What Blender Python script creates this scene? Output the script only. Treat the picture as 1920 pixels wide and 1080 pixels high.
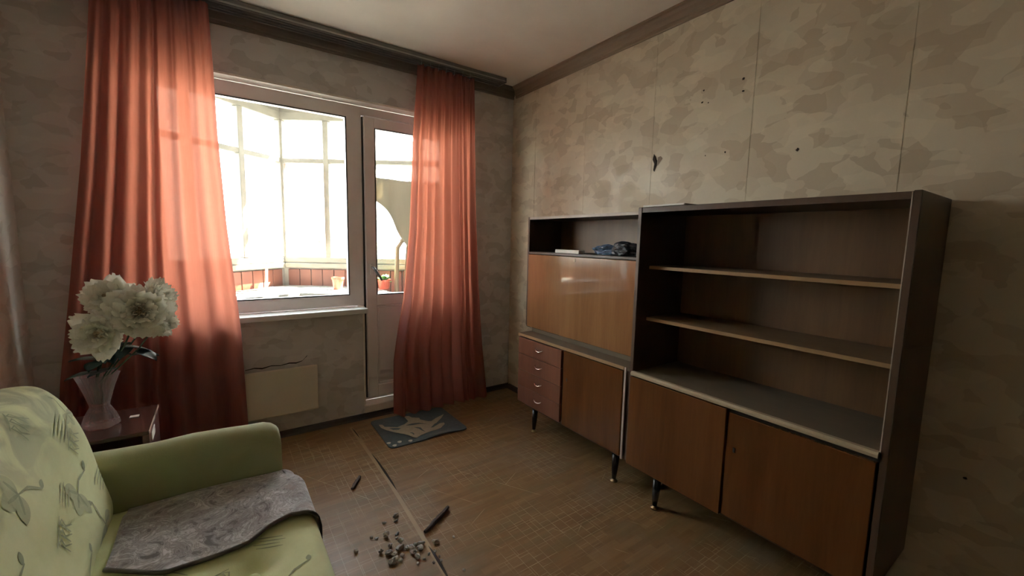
import bpy, bmesh, math, random
from mathutils import Vector, Matrix, noise as mnoise

for o in list(bpy.data.objects):
    bpy.data.objects.remove(o, do_unlink=True)
SC = bpy.context.scene
COL = SC.collection
PI = math.pi
random.seed(11)

# ---------------------------------------------------------------- camera
CAM_H = 1.2885
cam_d = bpy.data.cameras.new('camera')
cam_d.sensor_width = 36.0
cam_d.lens = 786.07 / 1920 * 36.0
cam_d.clip_start = 0.02
cam = bpy.data.objects.new('camera', cam_d)
COL.objects.link(cam)
yaw, pitch, roll = 0.612105, -0.113090, 0.0210446
fwd = Vector((math.sin(yaw) * math.cos(pitch), math.cos(yaw) * math.cos(pitch), math.sin(pitch)))
rgt = Vector((math.cos(yaw), -math.sin(yaw), 0))
upv = rgt.cross(fwd)
r2 = math.cos(roll) * rgt + math.sin(roll) * upv
u2 = -math.sin(roll) * rgt + math.cos(roll) * upv
M = Matrix((r2, u2, -fwd)).transposed().to_4x4()
M.translation = Vector((0, 0, CAM_H))
cam.matrix_world = M
SC.camera = cam

# ---------------------------------------------------------------- world, sun, exposure
SC.view_settings.view_transform = 'Standard'
SC.view_settings.look = 'None'
SC.view_settings.gamma = 1.0
SC.view_settings.use_curve_mapping = False
SC.view_settings.exposure = 0.0
SC.cycles.diffuse_bounces = 7
SC.cycles.transparent_max_bounces = 16
WORLD_STRENGTH = 20.5
w = bpy.data.worlds.new('sky')
SC.world = w
w.use_nodes = True
wn = w.node_tree
wn.nodes.clear()
wo = wn.nodes.new('ShaderNodeOutputWorld')
wb = wn.nodes.new('ShaderNodeBackground')
wt = wn.nodes.new('ShaderNodeTexCoord')
ws = wn.nodes.new('ShaderNodeSeparateXYZ')
wr = wn.nodes.new('ShaderNodeValToRGB')
wm = wn.nodes.new('ShaderNodeMapRange')
wm.inputs[1].default_value = -1
wm.inputs[2].default_value = 1
wn.links.new(wt.outputs['Generated'], ws.inputs[0])
wn.links.new(ws.outputs[2], wm.inputs[0])
wn.links.new(wm.outputs[0], wr.inputs[0])
el = wr.color_ramp.elements
el[0].position = 0.0; el[0].color = (.30, .29, .26, 1)          # hazy ground far below
el[1].position = 1.0; el[1].color = (.62, .78, 1.0, 1)          # zenith
e = el.new(.46); e.color = (.62, .60, .55, 1)
e = el.new(.52); e.color = (1.0, .975, .93, 1)                    # bright haze at the horizon
wn.links.new(wr.outputs[0], wb.inputs[0])
wb.inputs[1].default_value = WORLD_STRENGTH
wn.links.new(wb.outputs[0], wo.inputs[0])

sun_d = bpy.data.lights.new('sun', 'SUN')
sun_d.energy = 420.0
sun_d.angle = math.radians(0.6)
sun_d.color = (1.0, .93, .82)
sun = bpy.data.objects.new('sun', sun_d)
COL.objects.link(sun)
to_sun = Vector((.90, .20, 1.14)).normalized()
sun.rotation_euler = to_sun.to_track_quat('Z', 'Y').to_euler()
sun.location = to_sun * 20

# added fill light behind the camera, standing for no known lamp or doorway
fill_d = bpy.data.lights.new('fill_light', 'AREA')
fill_d.shape = 'RECTANGLE'; fill_d.size = .75; fill_d.size_y = 1.3
fill_d.energy = 0.5
fill_d.color = (1.0, .93, .80)
fill = bpy.data.objects.new('fill_light', fill_d)
COL.objects.link(fill)
fill.location = (1.60, -2.60, 1.20)
fill.rotation_euler = (PI / 2, 0, PI * 0)      # shines towards +Y
fill.rotation_euler = Vector((.45, -1.0, .0)).normalized().to_track_quat('Z', 'Y').to_euler()

# ================================================================ helpers
def tag(o, label=None, cat=None, group=None, kind=None):
    if label: o['label'] = label
    if cat: o['category'] = cat
    if group: o['group'] = group
    if kind: o['kind'] = kind
    return o

def root_of(o):
    while o.parent: o = o.parent
    return o

def thing(name, label, cat, loc=(0, 0, 0), group=None):
    o = bpy.data.objects.new(name, None)
    o.empty_display_size = .05
    COL.objects.link(o)
    o.location = loc
    return tag(o, label, cat, group)

def obj(name, bm, mat, parent=None, smooth=False, label=None, origin=None):
    """link a bmesh given in world coordinates as ONE mesh object"""
    if parent is not None:
        off = Vector(root_of(parent).location)
    else:
        off = Vector(origin) if origin is not None else Vector((0, 0, 0))
    if off.length > 0:
        bmesh.ops.translate(bm, verts=bm.verts, vec=-off)
    bmesh.ops.recalc_face_normals(bm, faces=bm.faces)
    me = bpy.data.meshes.new(name)
    bm.to_mesh(me)
    bm.free()
    if smooth:
        for p in me.polygons: p.use_smooth = True
    mats = mat if isinstance(mat, (list, tuple)) else [mat]
    for m in mats: me.materials.append(m)
    o = bpy.data.objects.new(name, me)
    COL.objects.link(o)
    if parent is not None:
        o.parent = parent
    else:
        o.location = off
    if label: o['label'] = label
    return o

def struct(name, bm, mat, parent=None, smooth=False):
    o = obj(name, bm, mat, parent, smooth)
    if parent is None: o['kind'] = 'structure'
    return o

def box(bm, x0, x1, y0, y1, z0, z1, bev=0.0, seg=1):
    vs = [bm.verts.new(p) for p in ((x0, y0, z0), (x1, y0, z0), (x1, y1, z0), (x0, y1, z0),
                                    (x0, y0, z1), (x1, y0, z1), (x1, y1, z1), (x0, y1, z1))]
    fs = [bm.faces.new([vs[i] for i in f]) for f in
          ((0, 3, 2, 1), (4, 5, 6, 7), (0, 1, 5, 4), (1, 2, 6, 5), (2, 3, 7, 6), (3, 0, 4, 7))]
    if bev > 0:
        es = list({e for f in fs for e in f.edges})
        bmesh.ops.bevel(bm, geom=es, offset=bev, segments=seg, profile=.7, affect='EDGES')
    return bm

def B(*a, **k):
    return box(bmesh.new(), *a, **k)

def obox(bm, c, u, v, n, hu, hv, hn, bev=0):
    """oriented box: centre, three unit axes, half sizes"""
    c, u, v, n = Vector(c), Vector(u), Vector(v), Vector(n)
    t = bmesh.new()
    box(t, -hu, hu, -hv, hv, -hn, hn, bev)
    mat = Matrix((u, v, n)).transposed().to_4x4()
    mat.translation = c
    t.transform(mat)
    merge(bm, t)
    return bm

def merge(bm, t):
    me = bpy.data.meshes.new('tmp')
    t.to_mesh(me); t.free()
    bm.from_mesh(me)
    bpy.data.meshes.remove(me)
    return bm

def prism(bm, pts, z0, z1):
    """extrude an XY polygon between z0 and z1"""
    a = [bm.verts.new((p[0], p[1], z0)) for p in pts]
    b = [bm.verts.new((p[0], p[1], z1)) for p in pts]
    n = len(pts)
    bm.faces.new(a[::-1]); bm.faces.new(b)
    for i in range(n):
        bm.faces.new((a[i], a[(i + 1) % n], b[(i + 1) % n], b[i]))
    return bm

def sweep(bm, prof, axis, a, b):
    """extrude a closed profile (list of 2D) along axis 'x' or 'y' from a to b"""
    def P(p, t):
        return (t, p[0], p[1]) if axis == 'x' else (p[0], t, p[1])
    va = [bm.verts.new(P(p, a)) for p in prof]
    vb = [bm.verts.new(P(p, b)) for p in prof]
    n = len(prof)
    bm.faces.new(va[::-1]); bm.faces.new(vb)
    for i in range(n):
        bm.faces.new((va[i], va[(i + 1) % n], vb[(i + 1) % n], vb[i]))
    return bm

def lathe(bm, prof, c, n=24, mod=None, cap=True):
    """prof: list of (r, z); c: base centre; mod(i_angle, r, z) -> r"""
    c = Vector(c)
    rings = []
    for r, z in prof:
        ring = []
        for i in range(n):
            a = 2 * PI * i / n
            rr = mod(a, r, z) if mod else r
            ring.append(bm.verts.new(c + Vector((rr * math.cos(a), rr * math.sin(a), z))))
        rings.append(ring)
    for k in range(len(rings) - 1):
        for i in range(n):
            bm.faces.new((rings[k][i], rings[k][(i + 1) % n], rings[k + 1][(i + 1) % n], rings[k + 1][i]))
    if cap:
        bm.faces.new(rings[0][::-1]); bm.faces.new(rings[-1])
    return bm

def tube(bm, pts, radii, n=8):
    pts = [Vector(p) for p in pts]
    if not isinstance(radii, (list, tuple)): radii = [radii] * len(pts)
    rings = []
    side = None
    for k, p in enumerate(pts):
        d = (pts[min(k + 1, len(pts) - 1)] - pts[max(k - 1, 0)]).normalized()
        if side is None:
            side = d.cross(Vector((0, 0, 1)))
            if side.length < .1: side = d.cross(Vector((0, 1, 0)))
        side = (side - d * side.dot(d)).normalized()
        up = d.cross(side)
        rings.append([bm.verts.new(p + radii[k] * (math.cos(2 * PI * i / n) * side + math.sin(2 * PI * i / n) * up)) for i in range(n)])
    for k in range(len(rings) - 1):
        for i in range(n):
            bm.faces.new((rings[k][i], rings[k][(i + 1) % n], rings[k + 1][(i + 1) % n], rings[k + 1][i]))
    bm.faces.new(rings[0][::-1]); bm.faces.new(rings[-1])
    return bm

def grid(bm, nu, nv, fn):
    vs = [[bm.verts.new(fn(i / nu, j / nv)) for j in range(nv + 1)] for i in range(nu + 1)]
    for i in range(nu):
        for j in range(nv):
            bm.faces.new((vs[i][j], vs[i + 1][j], vs[i + 1][j + 1], vs[i][j + 1]))
    return bm

def shell(bm, nu, nv, fn, th):
    """closed thin sheet: fn(u,v) and the same surface shifted by -normal*th"""
    P = [[Vector(fn(i / nu, j / nv)) for j in range(nv + 1)] for i in range(nu + 1)]
    def N(i, j):
        a = P[min(i + 1, nu)][j] - P[max(i - 1, 0)][j]
        b = P[i][min(j + 1, nv)] - P[i][max(j - 1, 0)]
        n = a.cross(b)
        return n.normalized() if n.length > 1e-9 else Vector((0, 0, 1))
    top = [[bm.verts.new(P[i][j]) for j in range(nv + 1)] for i in range(nu + 1)]
    bot = [[bm.verts.new(P[i][j] - N(i, j) * th) for j in range(nv + 1)] for i in range(nu + 1)]
    for i in range(nu):
        for j in range(nv):
            bm.faces.new((top[i][j], top[i + 1][j], top[i + 1][j + 1], top[i][j + 1]))
            bm.faces.new((bot[i][j], bot[i][j + 1], bot[i + 1][j + 1], bot[i + 1][j]))
    for i in range(nu):
        bm.faces.new((top[i][0], bot[i][0], bot[i + 1][0], top[i + 1][0]))
        bm.faces.new((top[i][nv], top[i + 1][nv], bot[i + 1][nv], bot[i][nv]))
    for j in range(nv):
        bm.faces.new((top[0][j], top[0][j + 1], bot[0][j + 1], bot[0][j]))
        bm.faces.new((top[nu][j], bot[nu][j], bot[nu][j + 1], top[nu][j + 1]))
    return bm

def lerp_tab(tab, x):
    if x <= tab[0][0]: return tab[0][1]
    for (a, va), (b, vb) in zip(tab, tab[1:]):
        if x <= b:
            t = (x - a) / (b - a)
            return va + (vb - va) * t
    return tab[-1][1]

def sm(x):
    x = max(0., min(1., x))
    return x * x * (3 - 2 * x)

# ================================================================ materials
def mat_base(name):
    m = bpy.data.materials.new(name)
    m.use_nodes = True
    nt = m.node_tree
    b = nt.nodes['Principled BSDF']
    return m, nt, b

def N(nt, t, **kw):
    n = nt.nodes.new(t)
    for k, v in kw.items(): setattr(n, k, v)
    return n

def coords(nt, scale=(1, 1, 1), rot=(0, 0, 0), loc=(0, 0, 0)):
    tc = N(nt, 'ShaderNodeTexCoord')
    mp = N(nt, 'ShaderNodeMapping')
    mp.inputs['Scale'].default_value = scale
    mp.inputs['Rotation'].default_value = rot
    mp.inputs['Location'].default_value = loc
    nt.links.new(tc.outputs['Object'], mp.inputs['Vector'])
    return mp.outputs[0]

def noise(nt, vec, scale, detail=4, rough=.55, dist=0):
    n = N(nt, 'ShaderNodeTexNoise')
    n.inputs['Scale'].default_value = scale
    n.inputs['Detail'].default_value = detail
    n.inputs['Roughness'].default_value = rough
    n.inputs['Distortion'].default_value = dist
    nt.links.new(vec, n.inputs['Vector'])
    return n.outputs['Fac']

def ramp(nt, fac, stops, interp='LINEAR'):
    r = N(nt, 'ShaderNodeValToRGB')
    r.color_ramp.interpolation = interp
    el = r.color_ramp.elements
    while len(el) > 1: el.remove(el[-1])
    el[0].position = stops[0][0]
    c = stops[0][1]
    el[0].color = (*c, 1) if isinstance(c, tuple) else (c, c, c, 1)
    for p, c in stops[1:]:
        q = el.new(p)
        q.color = (*c, 1) if isinstance(c, tuple) else (c, c, c, 1)
    nt.links.new(fac, r.inputs[0])
    return r.outputs[0]

def mix(nt, fac, a, b, mode='MIX'):
    m = N(nt, 'ShaderNodeMix', data_type='RGBA', blend_type=mode)
    if isinstance(fac, (int, float)): m.inputs[0].default_value = fac
    else: nt.links.new(fac, m.inputs[0])
    for i, v in ((6, a), (7, b)):
        if isinstance(v, tuple): m.inputs[i].default_value = (*v, 1)
        else: nt.links.new(v, m.inputs[i])
    return m.outputs[2]

def bump(nt, b, height, strength=.2, dist=.01):
    n = N(nt, 'ShaderNodeBump')
    n.inputs['Strength'].default_value = strength
    n.inputs['Distance'].default_value = dist
    nt.links.new(height, n.inputs['Height'])
    nt.links.new(n.outputs[0], b.inputs['Normal'])

def simple(name, col, rough=.6, metal=0, spec=.5, var=.12, scale=8, bmp=0):
    m, nt, b = mat_base(name)
    v = coords(nt)
    f = noise(nt, v, scale)
    lo = tuple(c * (1 - var) for c in col); hi = tuple(min(1, c * (1 + var)) for c in col)
    nt.links.new(ramp(nt, f, [(.3, lo), (.7, hi)]), b.inputs['Base Color'])
    b.inputs['Roughness'].default_value = rough
    b.inputs['Metallic'].default_value = metal
    b.inputs['Specular IOR Level'].default_value = spec
    if bmp: bump(nt, b, noise(nt, v, scale * 6), bmp, .005)
    return m

def wood(name, dark, light, rough=.35, axis='z', scale=1.0, dust=0.0, dustcol=(.42, .36, .26), coat=0):
    m, nt, b = mat_base(name)
    s = {'x': (1.2, 14, 14), 'y': (14, 1.2, 14), 'z': (14, 14, 1.2)}[axis]
    v = coords(nt, tuple(k * scale for k in s))
    f = noise(nt, v, 1.0, 6, .6, .6)
    f2 = noise(nt, v, 6.0, 3, .6)
    c = ramp(nt, f, [(.25, dark), (.5, tuple((a + bb) / 2 for a, bb in zip(dark, light))), (.75, light)])
    c = mix(nt, ramp(nt, f2, [(.4, 0.), (.7, .25)]), c, tuple(k * .55 for k in dark))
    # broad veneer strips
    s2 = {'x': (.2, 5, 5), 'y': (5, .2, 5), 'z': (5, 5, .2)}[axis]
    f3 = noise(nt, coords(nt, s2), 1.0, 1)
    c = mix(nt, .35, c, ramp(nt, f3, [(.4, dark), (.6, light)]))
    if dust > 0:
        g = noise(nt, coords(nt), 9, 5, .65)
        g2 = N(nt, 'ShaderNodeMath', operation='MULTIPLY')
        nt.links.new(ramp(nt, g, [(.25, .55), (.7, 1.)]), g2.inputs[0])
        g2.inputs[1].default_value = dust
        c = mix(nt, g2.outputs[0], c, dustcol)
    nt.links.new(c, b.inputs['Base Color'])
    b.inputs['Roughness'].default_value = rough
    if coat:
        b.inputs['Coat Weight'].default_value = coat
        b.inputs['Coat Roughness'].default_value = .025
    bump(nt, b, f2, .05, .002)
    return m

def glass_pane(name, tint=(.97, .99, .98), dirt=.06):
    m, nt, b = mat_base(name)
    nt.nodes.remove(b)
    out = nt.nodes['Material Output']
    tr = N(nt, 'ShaderNodeBsdfTransparent'); tr.inputs[0].default_value = (*tint, 1)
    gl = N(nt, 'ShaderNodeBsdfGlossy'); gl.inputs['Roughness'].default_value = .02
    fr = N(nt, 'ShaderNodeFresnel'); fr.inputs[0].default_value = 1.45
    m1 = N(nt, 'ShaderNodeMixShader')
    ge = N(nt, 'ShaderNodeNewGeometry')          # the pane reflects once, on the face the ray meets from outside
    fb = N(nt, 'ShaderNodeMath', operation='SUBTRACT'); fb.inputs[0].default_value = 1.0; nt.links.new(ge.outputs['Backfacing'], fb.inputs[1])
    fm = N(nt, 'ShaderNodeMath', operation='MULTIPLY'); nt.links.new(fr.outputs[0], fm.inputs[0]); nt.links.new(fb.outputs[0], fm.inputs[1])
    nt.links.new(fm.outputs[0], m1.inputs[0]); nt.links.new(tr.outputs[0], m1.inputs[1]); nt.links.new(gl.outputs[0], m1.inputs[2])
    tl = N(nt, 'ShaderNodeBsdfTranslucent'); tl.inputs[0].default_value = (.9, .9, .86, 1)
    m2 = N(nt, 'ShaderNodeMixShader')
    f = noise(nt, coords(nt), 5, 6, .7)
    nt.links.new(ramp(nt, f, [(.35, dirt * .4), (.75, dirt * 1.6)]), m2.inputs[0])
    nt.links.new(m1.outputs[0], m2.inputs[1]); nt.links.new(tl.outputs[0], m2.inputs[2])
    nt.links.new(m2.outputs[0], out.inputs[0])
    return m

def sheer(name, dif, trl, transp, through=.55):
    m, nt, b = mat_base(name)
    nt.nodes.remove(b)
    out = nt.nodes['Material Output']
    d = N(nt, 'ShaderNodeBsdfDiffuse'); t = N(nt, 'ShaderNodeBsdfTranslucent'); tr = N(nt, 'ShaderNodeBsdfTransparent')
    tr.inputs[0].default_value = (1.0, .62, .50, 1)
    f = noise(nt, coords(nt, (60, 60, 3)), 4, 4)
    nt.links.new(mix(nt, f, tuple(c * .85 for c in dif), tuple(min(1, c * 1.15) for c in dif)), d.inputs[0])
    nt.links.new(mix(nt, f, tuple(c * .9 for c in trl), tuple(min(1, c * 1.1) for c in trl)), t.inputs[0])
    m1 = N(nt, 'ShaderNodeMixShader'); m1.inputs[0].default_value = through
    nt.links.new(d.outputs[0], m1.inputs[1]); nt.links.new(t.outputs[0], m1.inputs[2])
    m2 = N(nt, 'ShaderNodeMixShader'); m2.inputs[0].default_value = transp
    nt.links.new(m1.outputs[0], m2.inputs[1]); nt.links.new(tr.outputs[0], m2.inputs[2])
    nt.links.new(m2.outputs[0], out.inputs[0])
    return m

def wallpaper(name, axis, light=(.65, .56, .42), mid=(.57, .475, .345), dark=(.46, .365, .255), rough=.40):
    """beige paper with angular brush patches; axis = wall normal"""
    m, nt, b = mat_base(name)
    tc = N(nt, 'ShaderNodeTexCoord')
    sp = N(nt, 'ShaderNodeSeparateXYZ'); nt.links.new(tc.outputs['Object'], sp.inputs[0])
    cb = N(nt, 'ShaderNodeCombineXYZ')
    nt.links.new(sp.outputs[1 if axis == 'x' else 0], cb.inputs[0])
    nt.links.new(sp.outputs[2], cb.inputs[1])
    def layer(rot, sx, sy, lo, hi, off):
        mp = N(nt, 'ShaderNodeMapping'); mp.inputs['Rotation'].default_value = (0, 0, rot)
        mp.inputs['Scale'].default_value = (sx, sy, 1); mp.inputs['Location'].default_value = (off, off * .7, 0)
        nt.links.new(cb.outputs[0], mp.inputs[0])
        nz = N(nt, 'ShaderNodeTexNoise'); nz.inputs['Scale'].default_value = .9; nz.inputs['Detail'].default_value = 2
        nt.links.new(mp.outputs[0], nz.inputs['Vector'])
        add = N(nt, 'ShaderNodeMixRGB', blend_type='LINEAR_LIGHT') if False else N(nt, 'ShaderNodeVectorMath', operation='MULTIPLY_ADD')
        nt.links.new(nz.outputs['Color'], add.inputs[0]); add.inputs[1].default_value = (.9, .9, .9)
        nt.links.new(mp.outputs[0], add.inputs[2])
        vo = N(nt, 'ShaderNodeTexVoronoi', feature='SMOOTH_F1'); vo.inputs['Scale'].default_value = 1.0
        vo.inputs['Smoothness'].default_value = .12
        nt.links.new(add.outputs[0], vo.inputs['Vector'])
        s = N(nt, 'ShaderNodeSeparateXYZ'); nt.links.new(vo.outputs['Color'], s.inputs[0])
        return ramp(nt, s.outputs[0], [(lo, 0.), (hi, 1.)])
    A = layer(.85, 7.5, 11, .50, .66, 3.1)
    Bm = layer(.55, 11, 15, .58, .74, 9.7)
    Cm = layer(1.1, 9, 17, .70, .82, 17.3)
    c = mix(nt, A, light, mid)
    f1 = N(nt, 'ShaderNodeMath', operation='MULTIPLY'); nt.links.new(Bm, f1.inputs[0]); f1.inputs[1].default_value = .6
    c = mix(nt, f1.outputs[0], c, dark)
    f2 = N(nt, 'ShaderNodeMath', operation='MULTIPLY'); nt.links.new(Cm, f2.inputs[0]); f2.inputs[1].default_value = .55
    c = mix(nt, f2.outputs[0], c, tuple(min(1, k * 1.12) for k in light))
    # old stains
    v = coords(nt)
    st = noise(nt, v, 2.2, 5, .6)
    c = mix(nt, ramp(nt, st, [(.45, 0.), (.8, .35)]), c, tuple(k * .7 for k in dark))
    nt.links.new(c, b.inputs['Base Color'])
    rr = mix(nt, A, (rough,) * 3, (rough + .16,) * 3)
    nt.links.new(rr, b.inputs['Roughness'])
    fine = noise(nt, v, 160, 3)
    bump(nt, b, mix(nt, .5, fine, Bm), .12, .004)
    return m

def linoleum(name):
    m, nt, b = mat_base(name)
    tc = N(nt, 'ShaderNodeTexCoord')
    v = tc.outputs['Object']
    def brick(w, h, off, rot, msize, sq=1.0):
        mp = N(nt, 'ShaderNodeMapping'); mp.inputs['Rotation'].default_value = (0, 0, rot)
        nt.links.new(v, mp.inputs[0])
        br = N(nt, 'ShaderNodeTexBrick'); br.offset = off; br.squash = sq
        br.inputs['Scale'].default_value = 1.0
        br.inputs['Brick Width'].default_value = w; br.inputs['Row Height'].default_value = h
        br.inputs['Mortar Size'].default_value = msize; br.inputs['Mortar Smooth'].default_value = .3
        br.inputs['Color1'].default_value = (0, 0, 0, 1); br.inputs['Color2'].default_value = (1, 1, 1, 1)
        br.inputs['Mortar'].default_value = (.5, .5, .5, 1)
        nt.links.new(mp.outputs[0], br.inputs['Vector'])
        return br
    p1 = brick(.17, .035, .37, 0, .0006)
    p2 = brick(.06, .05, .5, PI / 2, .0011)
    p3 = brick(.24, .075, .31, 0, .0011)
    g = noise(nt, coords(nt, (2.5, 30, 1)), 1.2, 5, .6, .4)
    c = ramp(nt, p1.outputs['Color'], [(0., (.19, .098, .037)), (.5, (.255, .145, .060)), (1., (.31, .19, .085))])
    c = mix(nt, .45, c, ramp(nt, g, [(.3, (.175, .088, .031)), (.7, (.32, .195, .088))]))
    gr = noise(nt, coords(nt, (3, 14, 1)), 1.0, 2)
    c = mix(nt, ramp(nt, gr, [(.5, 0.), (.62, .45)]), c, (.18, .135, .062))
    # pale hairlines of the pattern, only in places
    reg = ramp(nt, noise(nt, coords(nt, loc=(3, 1, 0)), 3.2, 3), [(.42, 0.), (.60, .55)])
    for p, k in ((p2, 1.), (p3, .9)):
        fm = N(nt, 'ShaderNodeMath', operation='MULTIPLY'); nt.links.new(p.outputs['Fac'], fm.inputs[0]); nt.links.new(reg, fm.inputs[1])
        c = mix(nt, fm.outputs[0], c, (.66, .55, .35))
    # slanted pale lines
    p4 = brick(.9, .21, .5, 1.05, .0013)
    fm = N(nt, 'ShaderNodeMath', operation='MULTIPLY'); nt.links.new(p4.outputs['Fac'], fm.inputs[0])
    nt.links.new(ramp(nt, noise(nt, coords(nt, loc=(7, 5, 0)), 6, 2), [(.5, 0.), (.6, .6)]), fm.inputs[1])
    c = mix(nt, fm.outputs[0], c, (.66, .55, .35))
    # plaster dust trodden in
    du = noise(nt, coords(nt), 2.3, 6, .62)
    c = mix(nt, ramp(nt, du, [(.5, 0.), (.8, .5)]), c, (.33, .29, .22))
    nt.links.new(c, b.inputs['Base Color'])
    nt.links.new(ramp(nt, du, [(.3, .38), (.7, .6)]), b.inputs['Roughness'])
    bump(nt, b, du, .08, .004)
    return m

def fabric(name, cols, scale, rough=.85, weave=350, stops=None, trans=0):
    m, nt, b = mat_base(name)
    v = coords(nt)
    f = noise(nt, v, scale, 4, .6, .3)
    n = len(cols)
    st = stops or [(.3 + .4 * i / max(1, n - 1), c) for i, c in enumerate(cols)]
    nt.links.new(ramp(nt, f, st), b.inputs['Base Color'])
    b.inputs['Roughness'].default_value = rough
    b.inputs['Sheen Weight'].default_value = .15
    bump(nt, b, noise(nt, v, weave, 2), .25, .002)
    return m

MT = {}
MT['paper_right'] = wallpaper('wallpaper_right', 'x')
MT['paper_back'] = wallpaper('wallpaper_back', 'y', light=(.69, .675, .66), mid=(.62, .605, .585), dark=(.51, .49, .465), rough=.6)  # same paper as the right wall, paled and greyed to mimic lens haze
MT['paper_left'] = wallpaper('wallpaper_left', 'x', light=(.70, .67, .63), mid=(.65, .62, .575), dark=(.55, .515, .47), rough=.6)  # same paper again, with lens flare painted in as a lighter tone
MT['ceiling'] = simple('ceiling_whitewash', (.86, .82, .74), .8, var=.05, scale=3)
MT['lino'] = linoleum('linoleum')
MT['plaster'] = simple('reveal_plaster', (.85, .81, .74), .7, var=.08, scale=10, bmp=.1)
MT['upvc'] = simple('white_plastic_frame', (.88, .86, .85), .3, var=.03)
MT['gasket'] = simple('dark_gasket', (.05, .05, .05), .6)
MT['sill'] = simple('white_sill', (.82, .82, .80), .35, var=.03)
MT['crown'] = wood('brown_crown', (.20, .135, .085), (.27, .19, .125), .55, 'y')
MT['crown_x'] = wood('grey_brown_crown', (.16, .13, .11), (.22, .185, .155), .55, 'x')
MT['skirting'] = simple('dark_skirting', (.055, .045, .042), .5)
MT['rail'] = simple('grey_plastic_rail', (.20, .19, .185), .45)
MT['rail_edge'] = simple('pale_plastic_lip', (.42, .41, .40), .4)
MT['glass'] = glass_pane('window_glass', dirt=.008)
MT['glass_old'] = glass_pane('dusty_balcony_glass', (.97, .98, .97), .015)
MT['curtain'] = sheer('salmon_curtain', (.38, .195, .19), (.50, .168, .105), .012)
MT['radiator'] = simple('cream_enamel', (.76, .72, .60), .35, var=.03)
MT['rug'] = fabric('slate_rug', [(.075, .105, .13), (.11, .145, .175)], 40, weave=500)
MT['rug_motif'] = fabric('beige_rug_pile', [(.42, .37, .28), (.52, .46, .36)], 60, weave=500)
MT['rug_dot'] = fabric('white_rug_pile', [(.60, .60, .54), (.7, .7, .64)], 60, weave=500)
MT['carcass'] = wood('dark_walnut_carcass', (.045, .022, .012), (.085, .043, .024), .38, 'z')
MT['carcass_edge'] = wood('walnut_edge_strip', (.075, .042, .025), (.12, .07, .045), .42, 'z')
MT['inner'] = wood('walnut_back_panel', (.10, .050, .020), (.19, .098, .040), .45, 'z')
MT['shelf'] = wood('walnut_shelf', (.12, .062, .026), (.19, .10, .044), .45, 'y', dust=.2)
MT['shelf_edge'] = wood('pale_shelf_edge', (.28, .17, .08), (.37, .235, .115), .4, 'y')
MT['door_wood'] = wood('amber_veneer_door', (.095, .034, .010), (.165, .064, .020), .24, 'z')
MT['desk_flap'] = wood('glossy_amber_veneer', (.25, .115, .048), (.39, .20, .088), .14, 'z', coat=1.0)
MT['drawer_wood'] = wood('reddish_drawer_veneer', (.15, .060, .038), (.235, .10, .060), .28, 'z')
MT['dusty_top'] = wood('dusty_worktop', (.14, .09, .055), (.22, .15, .09), .7, 'y', dust=.65, dustcol=(.135, .115, .08))
MT['dusty_lip'] = wood('dusty_front_lip', (.36, .27, .16), (.48, .38, .24), .5, 'y', dust=.6, dustcol=(.48, .40, .27))
MT['pale_edge'] = simple('bare_edge_strip', (.46, .38, .32), .5)
MT['black_leg'] = simple('black_lacquer', (.012, .011, .011), .25)
MT['brass'] = simple('tarnished_brass', (.30, .22, .12), .35, metal=.9)
MT['chrome'] = simple('worn_chrome', (.62, .58, .54), .25, metal=1.0)
MT['keyhole'] = simple('keyhole_and_gap_dark', (.02, .012, .008), .5)
MT['sofa'] = fabric('pistachio_upholstery', [(.60, .64, .33), (.68, .72, .40), (.74, .77, .47)], 6)
MT['sofa_arm'] = fabric('pistachio_plain_shaded', [(.34, .355, .19), (.39, .405, .23)], 8)  # darker copy of the cover, the arm's shade put into its colour
MT['print'] = fabric('grey_green_print', [(.27, .305, .175), (.34, .38, .22)], 40)
MT['print2'] = fabric('pale_green_print', [(.40, .44, .25), (.46, .50, .29)], 30)
MT['throw_rim'] = fabric('dark_throw_binding', [(.07, .06, .055), (.10, .09, .08)], 30)
MT['crumb'] = simple('plaster_grey', (.52, .49, .44), .9, var=.35, scale=40, bmp=.4)
MT['crumb_dark'] = simple('old_plaster_dark', (.32, .295, .26), .9, var=.35, scale=40, bmp=.4)
MT['stick'] = simple('dark_stick', (.085, .065, .055), .8, var=.3, scale=40, bmp=.3)
MT['white_card'] = simple('white_card', (.82, .80, .76), .5, var=.03)
MT['nightstand'] = wood('dark_nightstand', (.050, .026, .022), (.095, .045, .036), .18, 'x')
MT['nightstand_side'] = wood('reddish_nightstand_side', (.10, .042, .038), (.15, .06, .052), .35, 'z')
MT['petal'] = sheer('cream_petal', (.95, .93, .82), (.95, .93, .78), 0.0, .15)
MT['petal_heart'] = simple('pale_pink_heart', (.80, .70, .52), .6, var=.1, scale=30)
MT['leaf'] = simple('dark_green_leaf', (.035, .065, .055), .5, var=.2, scale=20)
MT['stem'] = simple('green_stem', (.06, .10, .05), .6)
MT['hole'] = simple('plaster_hole', (.03, .022, .016), .9)
MT['bag_black'] = simple('black_plastic', (.012, .014, .02), .45, var=.2)
MT['bag_blue'] = simple('blue_plastic', (.10, .16, .26), .2, var=.4, scale=14)
MT['board_red'] = wood('red_brown_board', (.15, .045, .026), (.22, .075, .042), .6, 'z')
MT['cream_paint'] = simple('old_cream_paint', (.20, .185, .15), .5, var=.15, scale=14)
MT['concrete'] = simple('balcony_concrete', (.34, .32, .29), .85, var=.15, scale=9, bmp=.2)
MT['slab_white'] = simple('whitewashed_slab', (.78, .76, .72), .85, var=.06)
MT['bench'] = wood('grey_weathered_boards', (.17, .165, .15), (.28, .27, .24), .75, 'x')
MT['pot_red'] = simple('red_plastic_pot', (.55, .10, .05), .4)
MT['soil'] = simple('dry_soil', (.10, .07, .05), .95, bmp=.5)
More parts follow.
